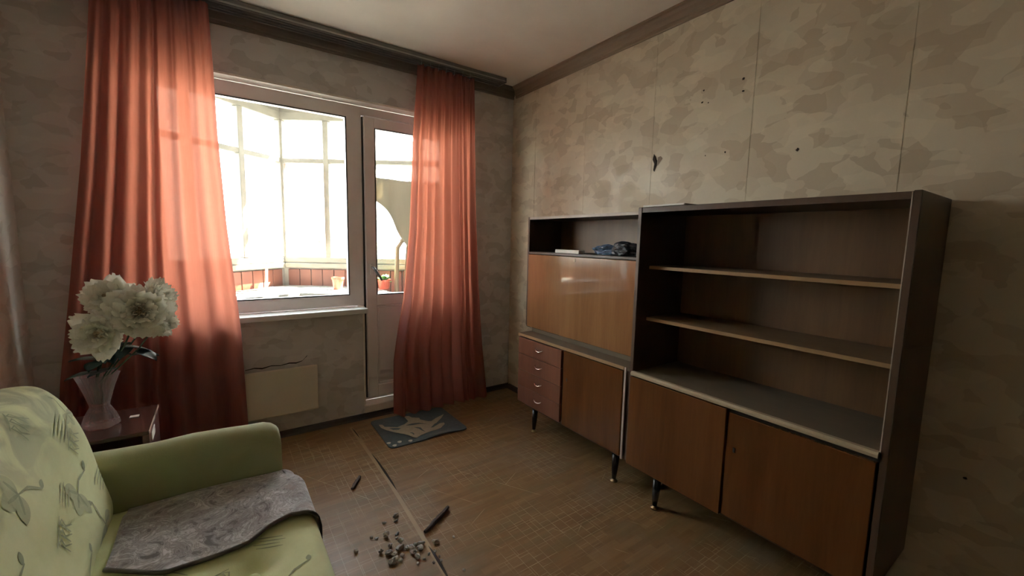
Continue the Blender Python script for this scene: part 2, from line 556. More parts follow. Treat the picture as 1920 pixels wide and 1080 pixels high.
MT['plant'] = simple('fresh_green', (.14, .33, .07), .5, var=.3, scale=30)
MT['cloth'] = sheer('cream_cloth', (.30, .26, .19), (.16, .135, .09), .0)
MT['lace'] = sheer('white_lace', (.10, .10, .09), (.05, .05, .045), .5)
MT['grey_box'] = simple('grey_metal', (.20, .21, .21), .4)
MT['chair_wood'] = wood('honey_chair_wood', (.16, .10, .05), (.25, .165, .085), .4, 'z')

# mottled grey throw
def grey_topped_sofa():
    m = fabric('grey_topped_pistachio_back', [(.60, .64, .33), (.68, .72, .40), (.74, .77, .47)], 6)
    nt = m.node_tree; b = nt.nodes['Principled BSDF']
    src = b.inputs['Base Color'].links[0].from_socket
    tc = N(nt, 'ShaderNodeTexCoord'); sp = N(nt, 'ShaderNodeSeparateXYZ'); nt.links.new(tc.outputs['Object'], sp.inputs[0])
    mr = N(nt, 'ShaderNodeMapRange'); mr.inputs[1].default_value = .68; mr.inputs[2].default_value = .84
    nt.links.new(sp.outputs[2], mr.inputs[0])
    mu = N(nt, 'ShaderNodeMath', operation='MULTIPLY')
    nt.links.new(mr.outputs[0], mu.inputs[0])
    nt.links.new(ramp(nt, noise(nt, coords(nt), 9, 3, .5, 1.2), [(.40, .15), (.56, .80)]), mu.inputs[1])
    nt.links.new(mix(nt, mu.outputs[0], src, (.30, .32, .20)), b.inputs['Base Color'])  # blotchy grey-green mixed in, stronger towards the top
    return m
MT['sofa_back'] = grey_topped_sofa()
def throw_mat():
    m, nt, b = mat_base('mottled_throw')
    v = coords(nt)
    f = noise(nt, v, 15, 5, .6, 1.6)
    f2 = noise(nt, v, 9, 4, .6, .8)
    c = ramp(nt, f, [(.38, (.12, .105, .11)), (.45, (.36, .345, .355)), (.50, (.21, .19, .19)), (.54, (.54, .53, .55)), (.60, (.27, .25, .25)), (.66, (.64, .63, .66))])
    c = mix(nt, ramp(nt, f2, [(.45, 0.), (.62, .5)]), c, (.155, .13, .125))
    c = mix(nt, ramp(nt, noise(nt, coords(nt, loc=(4, 2, 0)), 14, 3), [(.62, 0.), (.72, .4)]), c, (.30, .20, .17))
    nt.links.new(c, b.inputs['Base Color'])
    b.inputs['Roughness'].default_value = .9
    b.inputs['Sheen Weight'].default_value = .4
    bump(nt, b, noise(nt, v, 220, 2), .3, .003)
    return m
MT['throw'] = throw_mat()

def crystal():
    m, nt, b = mat_base('cut_glass')
    nt.nodes.remove(b)
    out = nt.nodes['Material Output']
    g = N(nt, 'ShaderNodeBsdfGlass'); g.inputs['IOR'].default_value = 1.45; g.inputs['Roughness'].default_value = .03
    g.inputs[0].default_value = (.98, .95, .96, 1)
    t = N(nt, 'ShaderNodeBsdfTransparent'); t.inputs[0].default_value = (.90, .86, .87, 1)
    mx = N(nt, 'ShaderNodeMixShader'); mx.inputs[0].default_value = .45
    nt.links.new(g.outputs[0], mx.inputs[1]); nt.links.new(t.outputs[0], mx.inputs[2])
    d = N(nt, 'ShaderNodeBsdfDiffuse'); d.inputs[0].default_value = (.75, .66, .68, 1)
    m2 = N(nt, 'ShaderNodeMixShader'); m2.inputs[0].default_value = .16
    nt.links.new(mx.outputs[0], m2.inputs[1]); nt.links.new(d.outputs[0], m2.inputs[2])
    nt.links.new(m2.outputs[0], out.inputs[0])
    return m
MT['crystal'] = crystal()

# ================================================================ room shell
XL, XR, YW, YB, H = -.765, 2.047, 2.95, -2.9, 2.52
WT = .30                                    # wall thickness towards the balcony
OX0, OX1, OD = -.34, 1.62, .825             # opening: left, right, door/window division
OZ, SZ = 2.19, .765                         # opening head, window bottom

fl_o = struct('floor', B(XL - .1, XR + .1, YB - .1, YW + .02, -.12, 0), MT['lino'])
struct('ceiling', B(XL - .1, XR + .1, YB - .1, YW + .02, H, H + .12), MT['ceiling'])
struct('wall_left', B(XL - .1, XL, YB, YW, 0, H), MT['paper_left'])
wr_o = struct('wall_right', B(XR, XR + .1, YB, YW, 0, H), MT['paper_right'])
struct('wall_front', B(XL - .1, XR + .1, YB - .1, YB, 0, H), MT['paper_right'])
bm = bmesh.new()
box(bm, XL - .1, OX0, YW, YW + WT, 0, H)
box(bm, OX1, XR + .1, YW, YW + WT, 0, H)
box(bm, OX0, OX1, YW, YW + WT, OZ, H)
box(bm, OX0, OD - .02, YW, YW + WT, 0, SZ)
box(bm, OD - .02, OX1, YW, YW + WT, 0, .035)
wb_o = struct('wall_back', bm, MT['paper_back'])
# plastered reveals of the opening (head, sides, step under the door)
bm = bmesh.new()
box(bm, OX0 + .004, OX1 - .004, YW + .002, YW + .10, OZ - .012, OZ - .0005)
box(bm, OX0 + .0005, OX0 + .012, YW + .002, YW + .10, SZ + .045, OZ - .013)
box(bm, OX1 - .012, OX1 - .0005, YW + .002, YW + .10, .036, OZ - .013)
box(bm, OD - .0195, OD - .008, YW - .001, YW + .10, .10, SZ - .002)
struct('trim_3', bm, MT['plaster'])
struct('trim_4', B(OD - .02, OX1, YW - .006, YW + .10, .0355, .095, .006), MT['plaster'])

# crown strips (stepped profile), skirting
def crown_prof(p, s):   # p = wall coordinate, s = direction into the room
    return [(p, H), (p, H - .088), (p + s * .006, H - .088), (p + s * .010, H - .082), (p + s * .010, H - .070), (p + s * .016, H - .064),
            (p + s * .020, H - .045), (p + s * .022, H - .030), (p + s * .032, H - .018), (p + s * .040, H - .012), (p + s * .040, H)]
struct('trim_1', sweep(bmesh.new(), crown_prof(XR, -1), 'y', YB, YW - .041), MT['crown'])
struct('trim_2', sweep(bmesh.new(), crown_prof(YW, -1), 'x', XL, XR), MT['crown_x'])
struct('trim_5', sweep(bmesh.new(), crown_prof(XL, 1), 'y', YB, YW - .041), MT['crown_x'])
def skirt(p, s):
    return [(p, 0), (p, .038), (p + s * .006, .038), (p + s * .012, .030), (p + s * .016, .012), (p + s * .024, 0)]
struct('baseboard_back', sweep(bmesh.new(), skirt(YW, -1), 'x', XL, XR), MT['skirting'])
struct('baseboard_right', sweep(bmesh.new(), skirt(XR, -1), 'y', .5, YW - .026), MT['skirting'])
struct('baseboard_left', sweep(bmesh.new(), skirt(XL, 1), 'y', YB, YW - .026), MT['skirting'])

# raised sheet joint in the linoleum, and where it has split
jb = bmesh.new()
jp = [(.684, 2.85), (.686, 2.45), (.687, 2.07), (.682, 1.9), (.676, 1.743), (.668, 1.55), (.661, 1.373), (.655, 1.1), (.65, .6)]
for (x0, y0), (x1, y1) in zip(jp, jp[1:]):
    vs = [jb.verts.new(p) for p in ((x0 - .009, y0, .0006), (x0 + .009, y0, .0022), (x1 + .009, y1, .0022), (x1 - .009, y1, .0006))]
    jb.faces.new(vs)
    vs2 = [jb.verts.new(p) for p in ((x0 + .009, y0, .0022), (x0 + .011, y0, .0003), (x1 + .011, y1, .0003), (x1 + .009, y1, .0022))]
    jb.faces.new(vs2)
obj('floor_joint', jb, simple('joint_strip', (.36, .25, .13), .5), fl_o)
cb_ = bmesh.new()
def sliver(bm, pts, wmax, z):
    n = len(pts)
    L, R = [], []
    for k, (x, y) in enumerate(pts):
        wv = wmax * math.sin(PI * k / (n - 1)) + .0006
        L.append(bm.verts.new((x - wv, y, z))); R.append(bm.verts.new((x + wv, y, z)))
    for k in range(n - 1):
        bm.faces.new((L[k], R[k], R[k + 1], L[k + 1]))
sliver(cb_, [(.697, 2.42), (.700, 2.30), (.699, 2.18), (.697, 2.06), (.694, 1.98)], .006, .0026)
sliver(cb_, [(.668, 1.525), (.669, 1.48), (.668, 1.43), (.664, 1.36), (.660, 1.29)], .006, .0026)
sliver(cb_, [(.688, 2.83), (.690, 2.78), (.691, 2.73), (.692, 2.66)], .003, .0026)
obj('floor_split', cb_, MT['hole'], fl_o)

# wallpaper joints on the right wall + holes left by removed fixings
for k, y in enumerate((.48, 1.02, 1.56, 2.10, 2.64)):
    obj('paper_joint', B(XR - .0012, XR - .0002, y, y + .005, .04, H - .09), MT['paper_right'], wr_o)
for (y, z, r) in ((1.072, 2.059, .010), (1.268, 2.06, .008), (1.069, 2.004, .008), (1.272, 2.002, .009), (1.240, 1.993, .006),
                  (1.134, 1.737, .008), (.818, 1.698, .010), (.21, .517, .008), (1.235, 1.735, .005)):
    t = bmesh.new()
    n = 9; r *= .62
    c = t.verts.new((XR - .0022, y, z))
    ring = [t.verts.new((XR - .0016, y + r * (1 + .35 * random.uniform(-1, 1)) * math.cos(2 * PI * i / n), z + r * (1 + .35 * random.uniform(-1, 1)) * math.sin(2 * PI * i / n))) for i in range(n)]
    for i in range(n): t.faces.new((c, ring[i], ring[(i + 1) % n]))
    obj('plug_hole', t, MT['hole'], wr_o)
t = bmesh.new()   # torn gash in the paper
pts = [(1.545, 1.79), (1.532, 1.775), (1.522, 1.75), (1.524, 1.72), (1.535, 1.69), (1.545, 1.70), (1.540, 1.735), (1.553, 1.76)]
t.faces.new([t.verts.new((XR - .0018, y, z)) for y, z in pts])
obj('torn_patch', t, MT['hole'], wr_o)
t = bmesh.new()
pts = [(1.518, 1.768), (1.500, 1.772), (1.487, 1.758), (1.505, 1.735), (1.519, 1.72)]
t.faces.new([t.verts.new((XR - .0016, y, z)) for y, z in pts])
obj('torn_patch', t, MT['crown'], wr_o)

t = bmesh.new()
ck = [(.10, .468), (.15, .474), (.19, .466), (.24, .476), (.29, .470), (.34, .478), (.38, .473), (.415, .482), (.43, .497), (.445, .512)]
prev = None
for k, (x, z) in enumerate(ck):
    wv = .0035 * (.6 + .6 * math.sin(k * 2.3) ** 2)
    q = (t.verts.new((x, YW - .0012, z - wv)), t.verts.new((x + .002, YW - .0012, z + wv)))
    if prev: t.faces.new((prev[0], q[0], q[1], prev[1]))
    prev = q
obj('paper_crack', t, MT['hole'], wb_o)

# ================================================================ window and balcony door
FY0, FY1 = 3.05, 3.115
def frame_rect(bm, x0, x1, z0, z1, wd, y0, y1, bev=.006):
    box(bm, x0, x0 + wd, y0, y1, z0, z1, bev)
    box(bm, x1 - wd, x1, y0, y1, z0, z1, bev)
    box(bm, x0 + wd * .9, x1 - wd * .9, y0, y1, z1 - wd, z1, bev)
    box(bm, x0 + wd * .9, x1 - wd * .9, y0, y1, z0, z0 + wd, bev)
    return bm
WZ0 = .80
GX0, GX1, GZ0, GZ1 = -.235, .745, .885, 2.09
bm = bmesh.new()
box(bm, OX0 + .013, GX0, FY0, FY1, WZ0, OZ - .013, .005)
box(bm, GX1, .848, FY0, FY1, WZ0, OZ - .013, .005)
box(bm, GX0 - .01, GX1 + .01, FY0, FY1, GZ1, OZ - .013, .005)
box(bm, GX0 - .01, GX1 + .01, FY0, FY1, WZ0, GZ0, .005)
box(bm, .84, OX1 - .013, FY0, FY1, 2.118, OZ - .013, .005)
box(bm, .8, .848, FY0, FY1, .097, WZ0, .004)
box(bm, .84, OX1 - .013, FY0, FY1, .096, .110, .002)
win = struct('window_1', bm, MT['upvc'])
bm = bmesh.new()
frame_rect(bm, GX0 - .002, GX1 + .002, GZ0 - .002, GZ1 + .002, .006, FY0 - .002, FY0 + .004, 0)
obj('gasket', bm, MT['gasket'], win)
obj('window_pane', B(GX0 + .001, GX1 - .001, FY0 + .028, FY0 + .034, GZ0 + .001, GZ1 - .001), MT['glass'], win)
obj('window_sill', B(OX0 - .10, .832, 2.905, FY0 - .002, .766, .800, .006, 2), MT['sill'], win)

DX0, DX1 = .857, 1.53
bm = bmesh.new()
DG0, DG1, DGZ0, DGZ1 = .935, 1.455, .878, 2.040
y0, y1 = FY0 - .018, FY1 - .004
box(bm, DX0, DG0, y0, y1, .113, 2.113, .006)
box(bm, DG1, DX1, y0, y1, .113, 2.113, .006)
box(bm, DG0 - .008, DG1 + .008, y0, y1, DGZ1, 2.113, .006)
box(bm, DG0 - .008, DG1 + .008, y0, y1, .795, DGZ0, .006)
box(bm, DG0 - .008, DG1 + .008, y0, y1, .113, .205, .006)
door = struct('door_1', bm, MT['upvc'])
obj('door_panel', B(DG0 - .004, DG1 + .004, y0 + .014, y1 - .01, .206, .794), MT['upvc'], door)
bm = bmesh.new()
frame_rect(bm, DG0 + .0, DG1 - .0, .206, .794, .012, y0 + .006, y0 + .016, .003)
obj('panel_bead', bm, MT['upvc'], door)
obj('door_pane', B(DG0 + .001, DG1 - .001, FY0 + .020, FY0 + .026, DGZ0 + .001, DGZ1 - .001), MT['glass'], door)
bm = bmesh.new()
frame_rect(bm, DG0 - .002, DG1 + .002, DGZ0 - .002, DGZ1 + .002, .005, y0 - .002, y0 + .004, 0)
obj('gasket', bm, MT['gasket'], door)
obj('gasket', B(.8505, .8555, y0 + .01, FY1 - .01, .115, 2.11), MT['gasket'], door)
hb = bmesh.new()
box(hb, .884, .910, y0 - .010, y0 + .001, 1.02, 1.10, .004)
hd = obj('handle_plate', hb, MT['upvc'], door)
obj('handle', tube(bmesh.new(), [(.897, y0 - .004, 1.075), (.897, y0 - .045, 1.075), (.915, y0 - .050, 1.05), (.955, y0 - .050, .985)], [.009, .009, .010, .008], 8), MT['grey_box'], hd, True)

# ================================================================ balcony
ZB = -.02
AP = Vector((.50, 4.36, 0))                 # apex of the glazed bay
DA = Vector((-.78, -.62, 0)).normalized()
DB = Vector((.82, -.57, 0)).normalized()
LA, LB = 1.66, 1.88
NA = Vector((-DA.y, DA.x, 0)); NA = NA if NA.y < 0 else -NA      # inward normals
NB = Vector((-DB.y, DB.x, 0)); NB = NB if NB.y < 0 else -NB
A1, B1 = AP + DA * LA, AP + DB * LB
foot = [(A1.x - .25, 3.252), (B1.x + .25, 3.252), (B1.x + .1, B1.y + .1), (AP.x, AP.y + .12), (A1.x - .1, A1.y + .1)]
struct('floor_2', prism(bmesh.new(), foot, ZB - .12, ZB), MT['concrete'])
roof = [(A1.x - .3, 3.252), (B1.x + .3, 3.252), (B1.x + .15, B1.y + .15), (AP.x, AP.y + .18), (A1.x - .15, A1.y + .15)]
struct('ceiling_2', prism(bmesh.new(), roof, 2.47, 2.60), MT['slab_white'])

def bay(nm, wall_nm, D, Nn, L):
    P0 = AP
    up = Vector((0, 0, 1))
    def bar(bm, a, b, z0, z1, th=.05, off=0, bev=.004):
        c = P0 + D * ((a + b) / 2) + Nn * off + up * ((z0 + z1) / 2)
        obox(bm, c, D, Nn, up, (b - a) / 2, th / 2, (z1 - z0) / 2, bev)
    # parapet: concrete skin with upright boards on the inner side
    pb = bmesh.new()
    bar(pb, -.02, L, ZB, 1.0, .06, -.05)
    wl = struct(wall_nm, pb, MT['concrete'])
    k, s = 0, .03
    rnd = random.Random(5 if nm == 'window_2' else 9)
    while s < L - .02:
        wv = .105
        t = bmesh.new()
        bar(t, s, min(L, s + wv - .006), ZB + .01, .985, .016, -.010 + rnd.uniform(-.003, .003), .002)
        obj('parapet_board', t, MT['board_red'], wl)
        s += wv
    t = bmesh.new(); bar(t, -.01, L, 1.0, 1.045, .13, -.02, .006)
    obj('parapet_ledge', t, MT['cream_paint'], wl)
    # glazing
    fr = bmesh.new()
    bar(fr, 0.0, L, 1.046, 1.10, .06)
    bar(fr, 0.0, L, 2.30, 2.37, .06)
    bar(fr, 0.0, L, 2.37, 2.47, .03)
    bar(fr, 0.0, L, 1.935, 1.975, .055)
    wd = struct(nm, fr, MT['cream_paint'])
    s = 0.0
    i = 0
    while s <= L + .01:
        t = bmesh.new(); hw = .036 if i == 0 else .024
        bar(t, s - (hw if i else 0), s + hw, 1.10, 2.30, .062, .002)
        obj('mullion', t, MT['cream_paint'], wd)
        if s + .415 < L + .02:
            for z0, z1 in ((1.102, 1.934), (1.976, 2.299)):
                t = bmesh.new(); bar(t, s + hw + .001, s + .415 - .025, z0, z1, .004, .0, 0)
                obj('pane', t, MT['glass_old'], wd)
        s += .415; i += 1
bay('window_2', 'wall_balcony_left', DA, NA, LA)
bay('window_3', 'wall_balcony_right', DB, NB, LB)
# solid cheek walls closing the bay against the facade
struct('wall_balcony_end', B(B1.x - .02, B1.x + .25, 3.252, B1.y + .12, ZB, 2.47), MT['concrete'])
struct('wall_balcony_near', B(A1.x - .3, A1.x + .02, 3.252, A1.y + .1, ZB, 2.47), MT['concrete'])

# work surface running round the bay
def inset(d):
    a = A1 + NA * d - DA * .05; b = B1 + NB * d - DB * .05
    # intersection of the two inset lines
    p, r_, q, s_ = AP + NA * d, DA, AP + NB * d, DB
    den = r_.x * s_.y - r_.y * s_.x
    tt = ((q.x - p.x) * s_.y - (q.y - p.y) * s_.x) / den
    return a, p + r_ * tt, b
bench = thing('work_bench', 'grey boarded bench running round inside the balcony glazing', 'bench', (.5, 4.0, ZB))
oa, om, ob_ = inset(.03)
for k in range(5):
    d0, d1 = .035 + k * .105, .035 + k * .105 + .099
    for side in (0, 1):
        a0, m0, b0 = inset(d0); a1, m1, b1 = inset(d1)
        e0, e1 = (a0, a1) if side == 0 else (m0 + DB * .80, m1 + DB * .80)
        pts = [(m0.x, m0.y), (e0.x, e0.y), (e1.x, e1.y), (m1.x, m1.y)]
        if side == 0 and min(p[1] for p in pts) < 3.27:
            pts = [(x, max(y, 3.27)) for x, y in pts]
        obj('bench_board', prism(bmesh.new(), pts, .815, .838), MT['bench'], bench)
for p in ((.5, 4.25), (.45, 3.72), (-.25, 3.6), (1.1, 3.82), (.95, 3.45)):
    obj('leg', B(p[0] - .025, p[0] + .025, p[1] - .025, p[1] + .025, ZB + .001, .814, .004), MT['bench'], bench)

def pot(name, label, x, y, z, r, h, mat):
    t = thing(name, label, 'pot', (x, y, z))
    obj('pot_body', lathe(bmesh.new(), [(r * .72, .0), (r * .95, h * .82), (r * 1.06, h * .83), (r * 1.06, h), (r * .95, h), (r * .9, h * .8)], (x, y, z), 20), mat, t, False)
    obj('soil', lathe(bmesh.new(), [(r * .88, h * .80), (r * .5, h * .84), (.002, h * .85)], (x, y, z), 16), MT['soil'], t)
    return t
pot('flower_pot', 'red plastic flower pot left on the balcony bench, further from the door', .835, 3.80, .8385, .050, .105, MT['pot_red'])
pot('flower_pot', 'red plastic flower pot on the balcony bench, the one beside the window mullion', .985, 3.66, .8385, .045, .095, MT['pot_red'])
t = bmesh.new()
tube(t, [(.325, 4.10, .8385 + .006), (.335, 4.165, 1.0)], [.011, .011], 6)
tag(obj('white_lath', t, MT['white_card'], None), 'short white lath leaning on the red balcony boards', 'lath')

# pot plant, chair, hanging cloth seen through the door
pl = pot('potted_plant', 'small leafy green plant in a pot on the bench behind the door glass', 1.19, 3.66, .8385, .055, .085, MT['pot_red'])
rp = random.Random(3)
for k in range(16):
    a = rp.uniform(0, 2 * PI); el_ = rp.uniform(.3, 1.3); Lf = rp.uniform(.05, .10)
    d = Vector((math.cos(a) * math.cos(el_), math.sin(a) * math.cos(el_), math.sin(el_)))
    base = Vector((1.19, 3.66, .905)) + d * .02
    sd = d.cross(Vector((0, 0, 1))).normalized()
    t = bmesh.new()
    def lf(u, v, d=d, sd=sd, base=base, Lf=Lf):
        wv = .022 * math.sin(PI * min(1, u * .97 + .03)) ** .8
        return base + d * Lf * u + sd * wv * (v * 2 - 1) + Vector((0, 0, -.03 * u * u - .006 * abs(v * 2 - 1)))
    shell(t, 5, 2, lf, .0012)
    obj('leaf', t, MT['plant'], pl, True)

ch = thing('wooden_chair', 'honey coloured wooden chair standing on the balcony behind the door glass', 'chair', (1.46, 3.48, ZB))
def cpt(dx, dy, z): return (1.46 + dx, 3.48 + dy, z)
obj('seat', B(1.27, 1.65, 3.30, 3.66, .43, .46, .012, 2), MT['chair_wood'], ch)
for sx in (-1, 1):
    obj('leg', tube(bmesh.new(), [cpt(sx * .165, -.155, ZB + .001), cpt(sx * .155, -.150, .43)], [.015, .020], 8), MT['chair_wood'], ch, True)
    obj('leg', tube(bmesh.new(), [cpt(sx * .165, .160, ZB + .001), cpt(sx * .160, .155, .46), cpt(sx * .165, .165, .9), cpt(sx * .150, .170, 1.20), cpt(sx * .10, .172, 1.27)], [.017, .021, .021, .020, .016], 8), MT['chair_wood'], ch, True)
bm = bmesh.new()
tube(bm, [cpt(-.12, .172, 1.255), cpt(-.06, .175, 1.295), cpt(0, .176, 1.31), cpt(.06, .175, 1.295), cpt(.12, .172, 1.255)], [.02, .026, .028, .026, .02], 8)
obj('top_rail', bm, MT['chair_wood'], ch, True)
obj('back_slat', shell(bmesh.new(), 3, 8, lambda u, v: Vector(cpt((u - .5) * (.12 + .05 * math.sin(v * PI)), .168, .47 + .82 * v)), .012), MT['chair_wood'], ch)

rl = obj('clothes_line', tube(bmesh.new(), [(1.02, 3.62, 1.80), (1.4, 3.60, 1.785), (1.96, 3.42, 1.80)], .003, 6), MT['grey_box'])
tag(rl, 'thin clothes line stretched across the right side of the balcony', 'line')
def cl(u, v):
    x = 1.10 + .60 * u; top = 1.790 - .008 * math.sin(PI * u)
    bot = 1.60 - .40 * sm(u * 1.6) - .10 * u
    z = top + (bot - top) * v
    return Vector((x, 3.605 - .10 * max(0, u - .5) + .022 * math.sin(u * 19 + v) * (.3 + v) - .004, z))
tag(obj('hanging_cloth', shell(bmesh.new(), 40, 14, cl, .002), MT['cloth'], None, True), 'cream cloth hung over the balcony line behind the door', 'cloth')
po = thing('balcony_pole', 'thin upright grey pole with a small box behind the door glass', 'pole', (1.06, 3.72, .8385))
obj('pole', tube(bmesh.new(), [(1.06, 3.72, .8385), (1.06, 3.72, 2.468)], .013, 8), MT['grey_box'], po, True)
obj('control_box', B(1.02, 1.115, 3.66, 3.705, 1.60, 1.69, .008), MT['grey_box'], po)
# lace net on the first pane right of the apex
lc = bmesh.new()
def lacef(u, v):
    p = AP + DB * (.05 + .34 * u) + NB * (.052 + .008 * math.sin(u * 40))
    return Vector((p.x, p.y, 1.92 - .70 * v))
grid(lc, 48, 4, lacef)
ln = obj('lace_ground', lc, MT['lace'], None, True)
tag(ln, 'white lace net hanging in the balcony pane right of the corner post', 'lace curtain')
lm = bmesh.new()
rl_ = random.Random(8)
for i in range(5):
    for j in range(9):
        if (i + j) % 2 and rl_.random() < .5: continue
        u, v = (i + .5) / 5, (j + .5) / 9
        c = lacef(u, v) + NB * .004
        n = 8; r = .018 + .008 * rl_.random()
        ring = [lm.verts.new(c + DB * r * math.cos(2 * PI * k / n) + Vector((0, 0, 1.3 * r * math.sin(2 * PI * k / n)))) for k in range(n)]
        ring2 = [lm.verts.new(c + DB * r * .55 * math.cos(2 * PI * k / n) + Vector((0, 0, 1.3 * r * .55 * math.sin(2 * PI * k / n)))) for k in range(n)]
        for k in range(n): lm.faces.new((ring[k], ring[(k + 1) % n], ring2[(k + 1) % n], ring2[k]))
mo = obj('lace_motif', lm, MT['lace'], ln)

# ================================================================ curtain rail and curtains
rail = thing('curtain_rail', 'long grey plastic double curtain rail fixed under the ceiling', 'curtain rail', (.55, 2.85, 2.49))
bm = bmesh.new()
box(bm, XL + .01, 1.86, 2.80, 2.905, 2.498, 2.519)
for yy in (2.80, 2.832, 2.866, 2.899):
    box(bm, XL + .01, 1.86, yy, yy + .006, 2.484, 2.4985)
obj('track', bm, MT['rail'], rail)
obj('front_lip', B(XL + .01, 1.86, 2.794, 2.7995, 2.480, 2.519, .001), MT['rail'], rail)
obj('lip_edge', B(XL + .01, 1.86, 2.7905, 2.7938, 2.488, 2.496), MT['rail_edge'], rail)
obj('end_cap', B(1.8605, 1.868, 2.79, 2.907, 2.480, 2.519, .002), MT['rail'], rail)

def curtain(label, left, right, ztop, zbot, yc, seed, nf, amp_t, amp_b, name='curtain'):
    t = thing(name, label, 'curtain', ((lerp_tab(left, 1.2) + lerp_tab(right, 1.2)) / 2, yc, zbot))
    rr = random.Random(seed)
    # irregular pleats
    ph = [rr.uniform(.5, 1.9) for _ in range(nf)]
    am = [rr.uniform(.35, 1.2) for _ in range(nf + 1)]
    tot = sum(ph); cum = [0]
    for p in ph: cum.append(cum[-1] + p / tot)
    k1, k2 = rr.uniform(0, 6), rr.uniform(0, 6)
    def fold(u):
        for i in range(nf):
            if u <= cum[i + 1] or i == nf - 1:
                q = (u - cum[i]) / (cum[i + 1] - cum[i])
                return (am[i] * (1 - q) + am[i + 1] * q) * math.sin(2 * PI * q)
    def fn(u, v):
        z = ztop + (zbot - ztop) * v
        zz = z
        x0, x1 = lerp_tab(left, zz), lerp_tab(right, zz)
        uu = u + .012 * math.sin(3 * v + k1 + 5 * u)
        uu = max(0, min(1, uu))
        x = x0 + (x1 - x0) * u
        A = amp_t + (amp_b - amp_t) * sm(v * 1.15)
        small = .25 * amp_t * math.sin(u * nf * 2 * PI * 2.7 + k2) * (1 - sm(v * 2.5))
        y = yc + A * fold(uu) + small + .006 * math.sin(u * 9 + v * 4 + k2) * v
        x += .35 * A * math.cos(uu * nf * 2 * PI + k1) * (1 - abs(2 * u - 1) ** 4) * .5
        return Vector((x, y, z))
    obj('drape', grid(bmesh.new(), nf * 18, 60, fn), MT['curtain'], t, True)
    # header tape and hooks in the rail
    def tape(u, v):
        p = fn(u, v * .028)
        return p + Vector((0, .004, 0))
    obj('heading_tape', grid(bmesh.new(), nf * 18, 1, tape), MT['curtain'], t, True)
    nh = max(5, int((right[-1][1] - left[-1][1]) / .06))
    for k in range(nh):
        p = fn((k + .5) / nh, 0)
        hk = bmesh.new()
        tube(hk, [(p.x, p.y + .003, ztop - .012), (p.x, yc + .004, ztop + .006), (p.x, yc + .0, 2.4965)], .0016, 5)
        obj('hook', hk, MT['rail_edge'], t)
    return t
# tables are (z, x), ascending z
LEFT_L = [(.0, -.70), (.561, -.650), (.969, -.593), (1.62, -.509), (2.345, -.434), (2.48, -.43)]
LEFT_R = [(.0, .105), (.163, .099), (.741, .088), (1.345, .047), (1.826, .029), (2.152, .026), (2.48, .018)]
RIGHT_L = [(.0, .985), (.41, .991), (.62, 1.02), (.865, 1.065), (1.35, 1.108), (2.0, 1.131), (2.405, 1.163), (2.48, 1.17)]
RIGHT_R = [(.0, 1.757), (.437, 1.705), (1.0, 1.66), (1.488, 1.632), (2.48, 1.606)]
curtain('wide salmon curtain at the left end of the window behind the flowers', LEFT_L, LEFT_R, 2.476, .04, 2.828, 33, 7, .016, .036)
curtain('salmon curtain gathered over the balcony door, its hem on the rug', RIGHT_L, RIGHT_R, 2.462, .016, 2.832, 5, 9, .020, .046)

# ================================================================ radiator, rug
ra = thing('radiator', 'flat cream panel radiator on the wall under the windowsill', 'radiator', (.30, 2.88, .17))
bm = bmesh.new()
box(bm, .095, .493, 2.868, 2.895, .172, .462, .006, 2)
obj('front_panel', bm, MT['radiator'], ra)
bm = bmesh.new()
box(bm, .105, .483, 2.8955, 2.93, .180, .452)
obj('housing', bm, MT['radiator'], ra)
for x in (.16, .42):
    obj('wall_bracket', B(x - .02, x + .02, 2.9305, 2.9495, .22, .42), MT['radiator'], ra)

RX = [(.815, 2.862), (.807, 2.411), (1.345, 2.401), (1.345, 2.84)]
rug = thing('door_mat', 'slate blue rug with a beige winged motif in front of the balcony door', 'rug', (1.07, 2.63, 0))
bm = bmesh.new()
def rugf(u, v):
    a = Vector(RX[0]).lerp(Vector(RX[3]), u); b = Vector(RX[1]).lerp(Vector(RX[2]), u)
    p = a.lerp(b, v)
    cu = min(u, 1 - u); cv = min(v, 1 - v)
    if cu < .06 and cv < .06:   # rounded corners
        q = Vector((.5 + (u - .5), .5 + (v - .5)))
        k = .35 * (1 - cu / .06) * (1 - cv / .06)
        ctr = a.lerp(b, .5).lerp(p, 1)
        mid = Vector(((RX[0][0] + RX[2][0]) / 2, (RX[0][1] + RX[2][1]) / 2))
        p = p.lerp(mid, k * .10)
    lift = .012 * sm((v - .86) / .14) * max(0, math.sin(PI * max(0, min(1, (u - .35) / .6)))) ** 2
    return Vector((p.x, p.y, .0078 + .0012 * math.sin(u * 14) * math.sin(v * 9) * 0 + lift))
shell(bm, 34, 30, rugf, -.0070)
obj('pile', bm, MT['rug'], rug)
BODY = [(0.85, 2.771), (0.871, 2.758), (0.874, 2.719), (0.944, 2.668), (1.003, 2.687), (1.042, 2.719), (1.045, 2.81), (1.076, 2.802), (1.087, 2.764), (1.129, 2.731), (1.122, 2.702), (1.158, 2.646), (1.178, 2.634), (1.229, 2.667), (1.303, 2.696), (1.261, 2.647), (1.217, 2.609), (1.183, 2.579), (1.136, 2.541), (1.148, 2.54), (1.176, 2.552), (1.215, 2.572), (1.243, 2.567), (1.238, 2.545), (1.187, 2.502), (1.144, 2.494), (1.115, 2.495), (1.074, 2.486), (1.031, 2.474), (0.997, 2.452), (0.982, 2.466), (0.965, 2.516), (0.947, 2.55), (0.904, 2.606), (0.869, 2.663), (0.85, 2.716)]
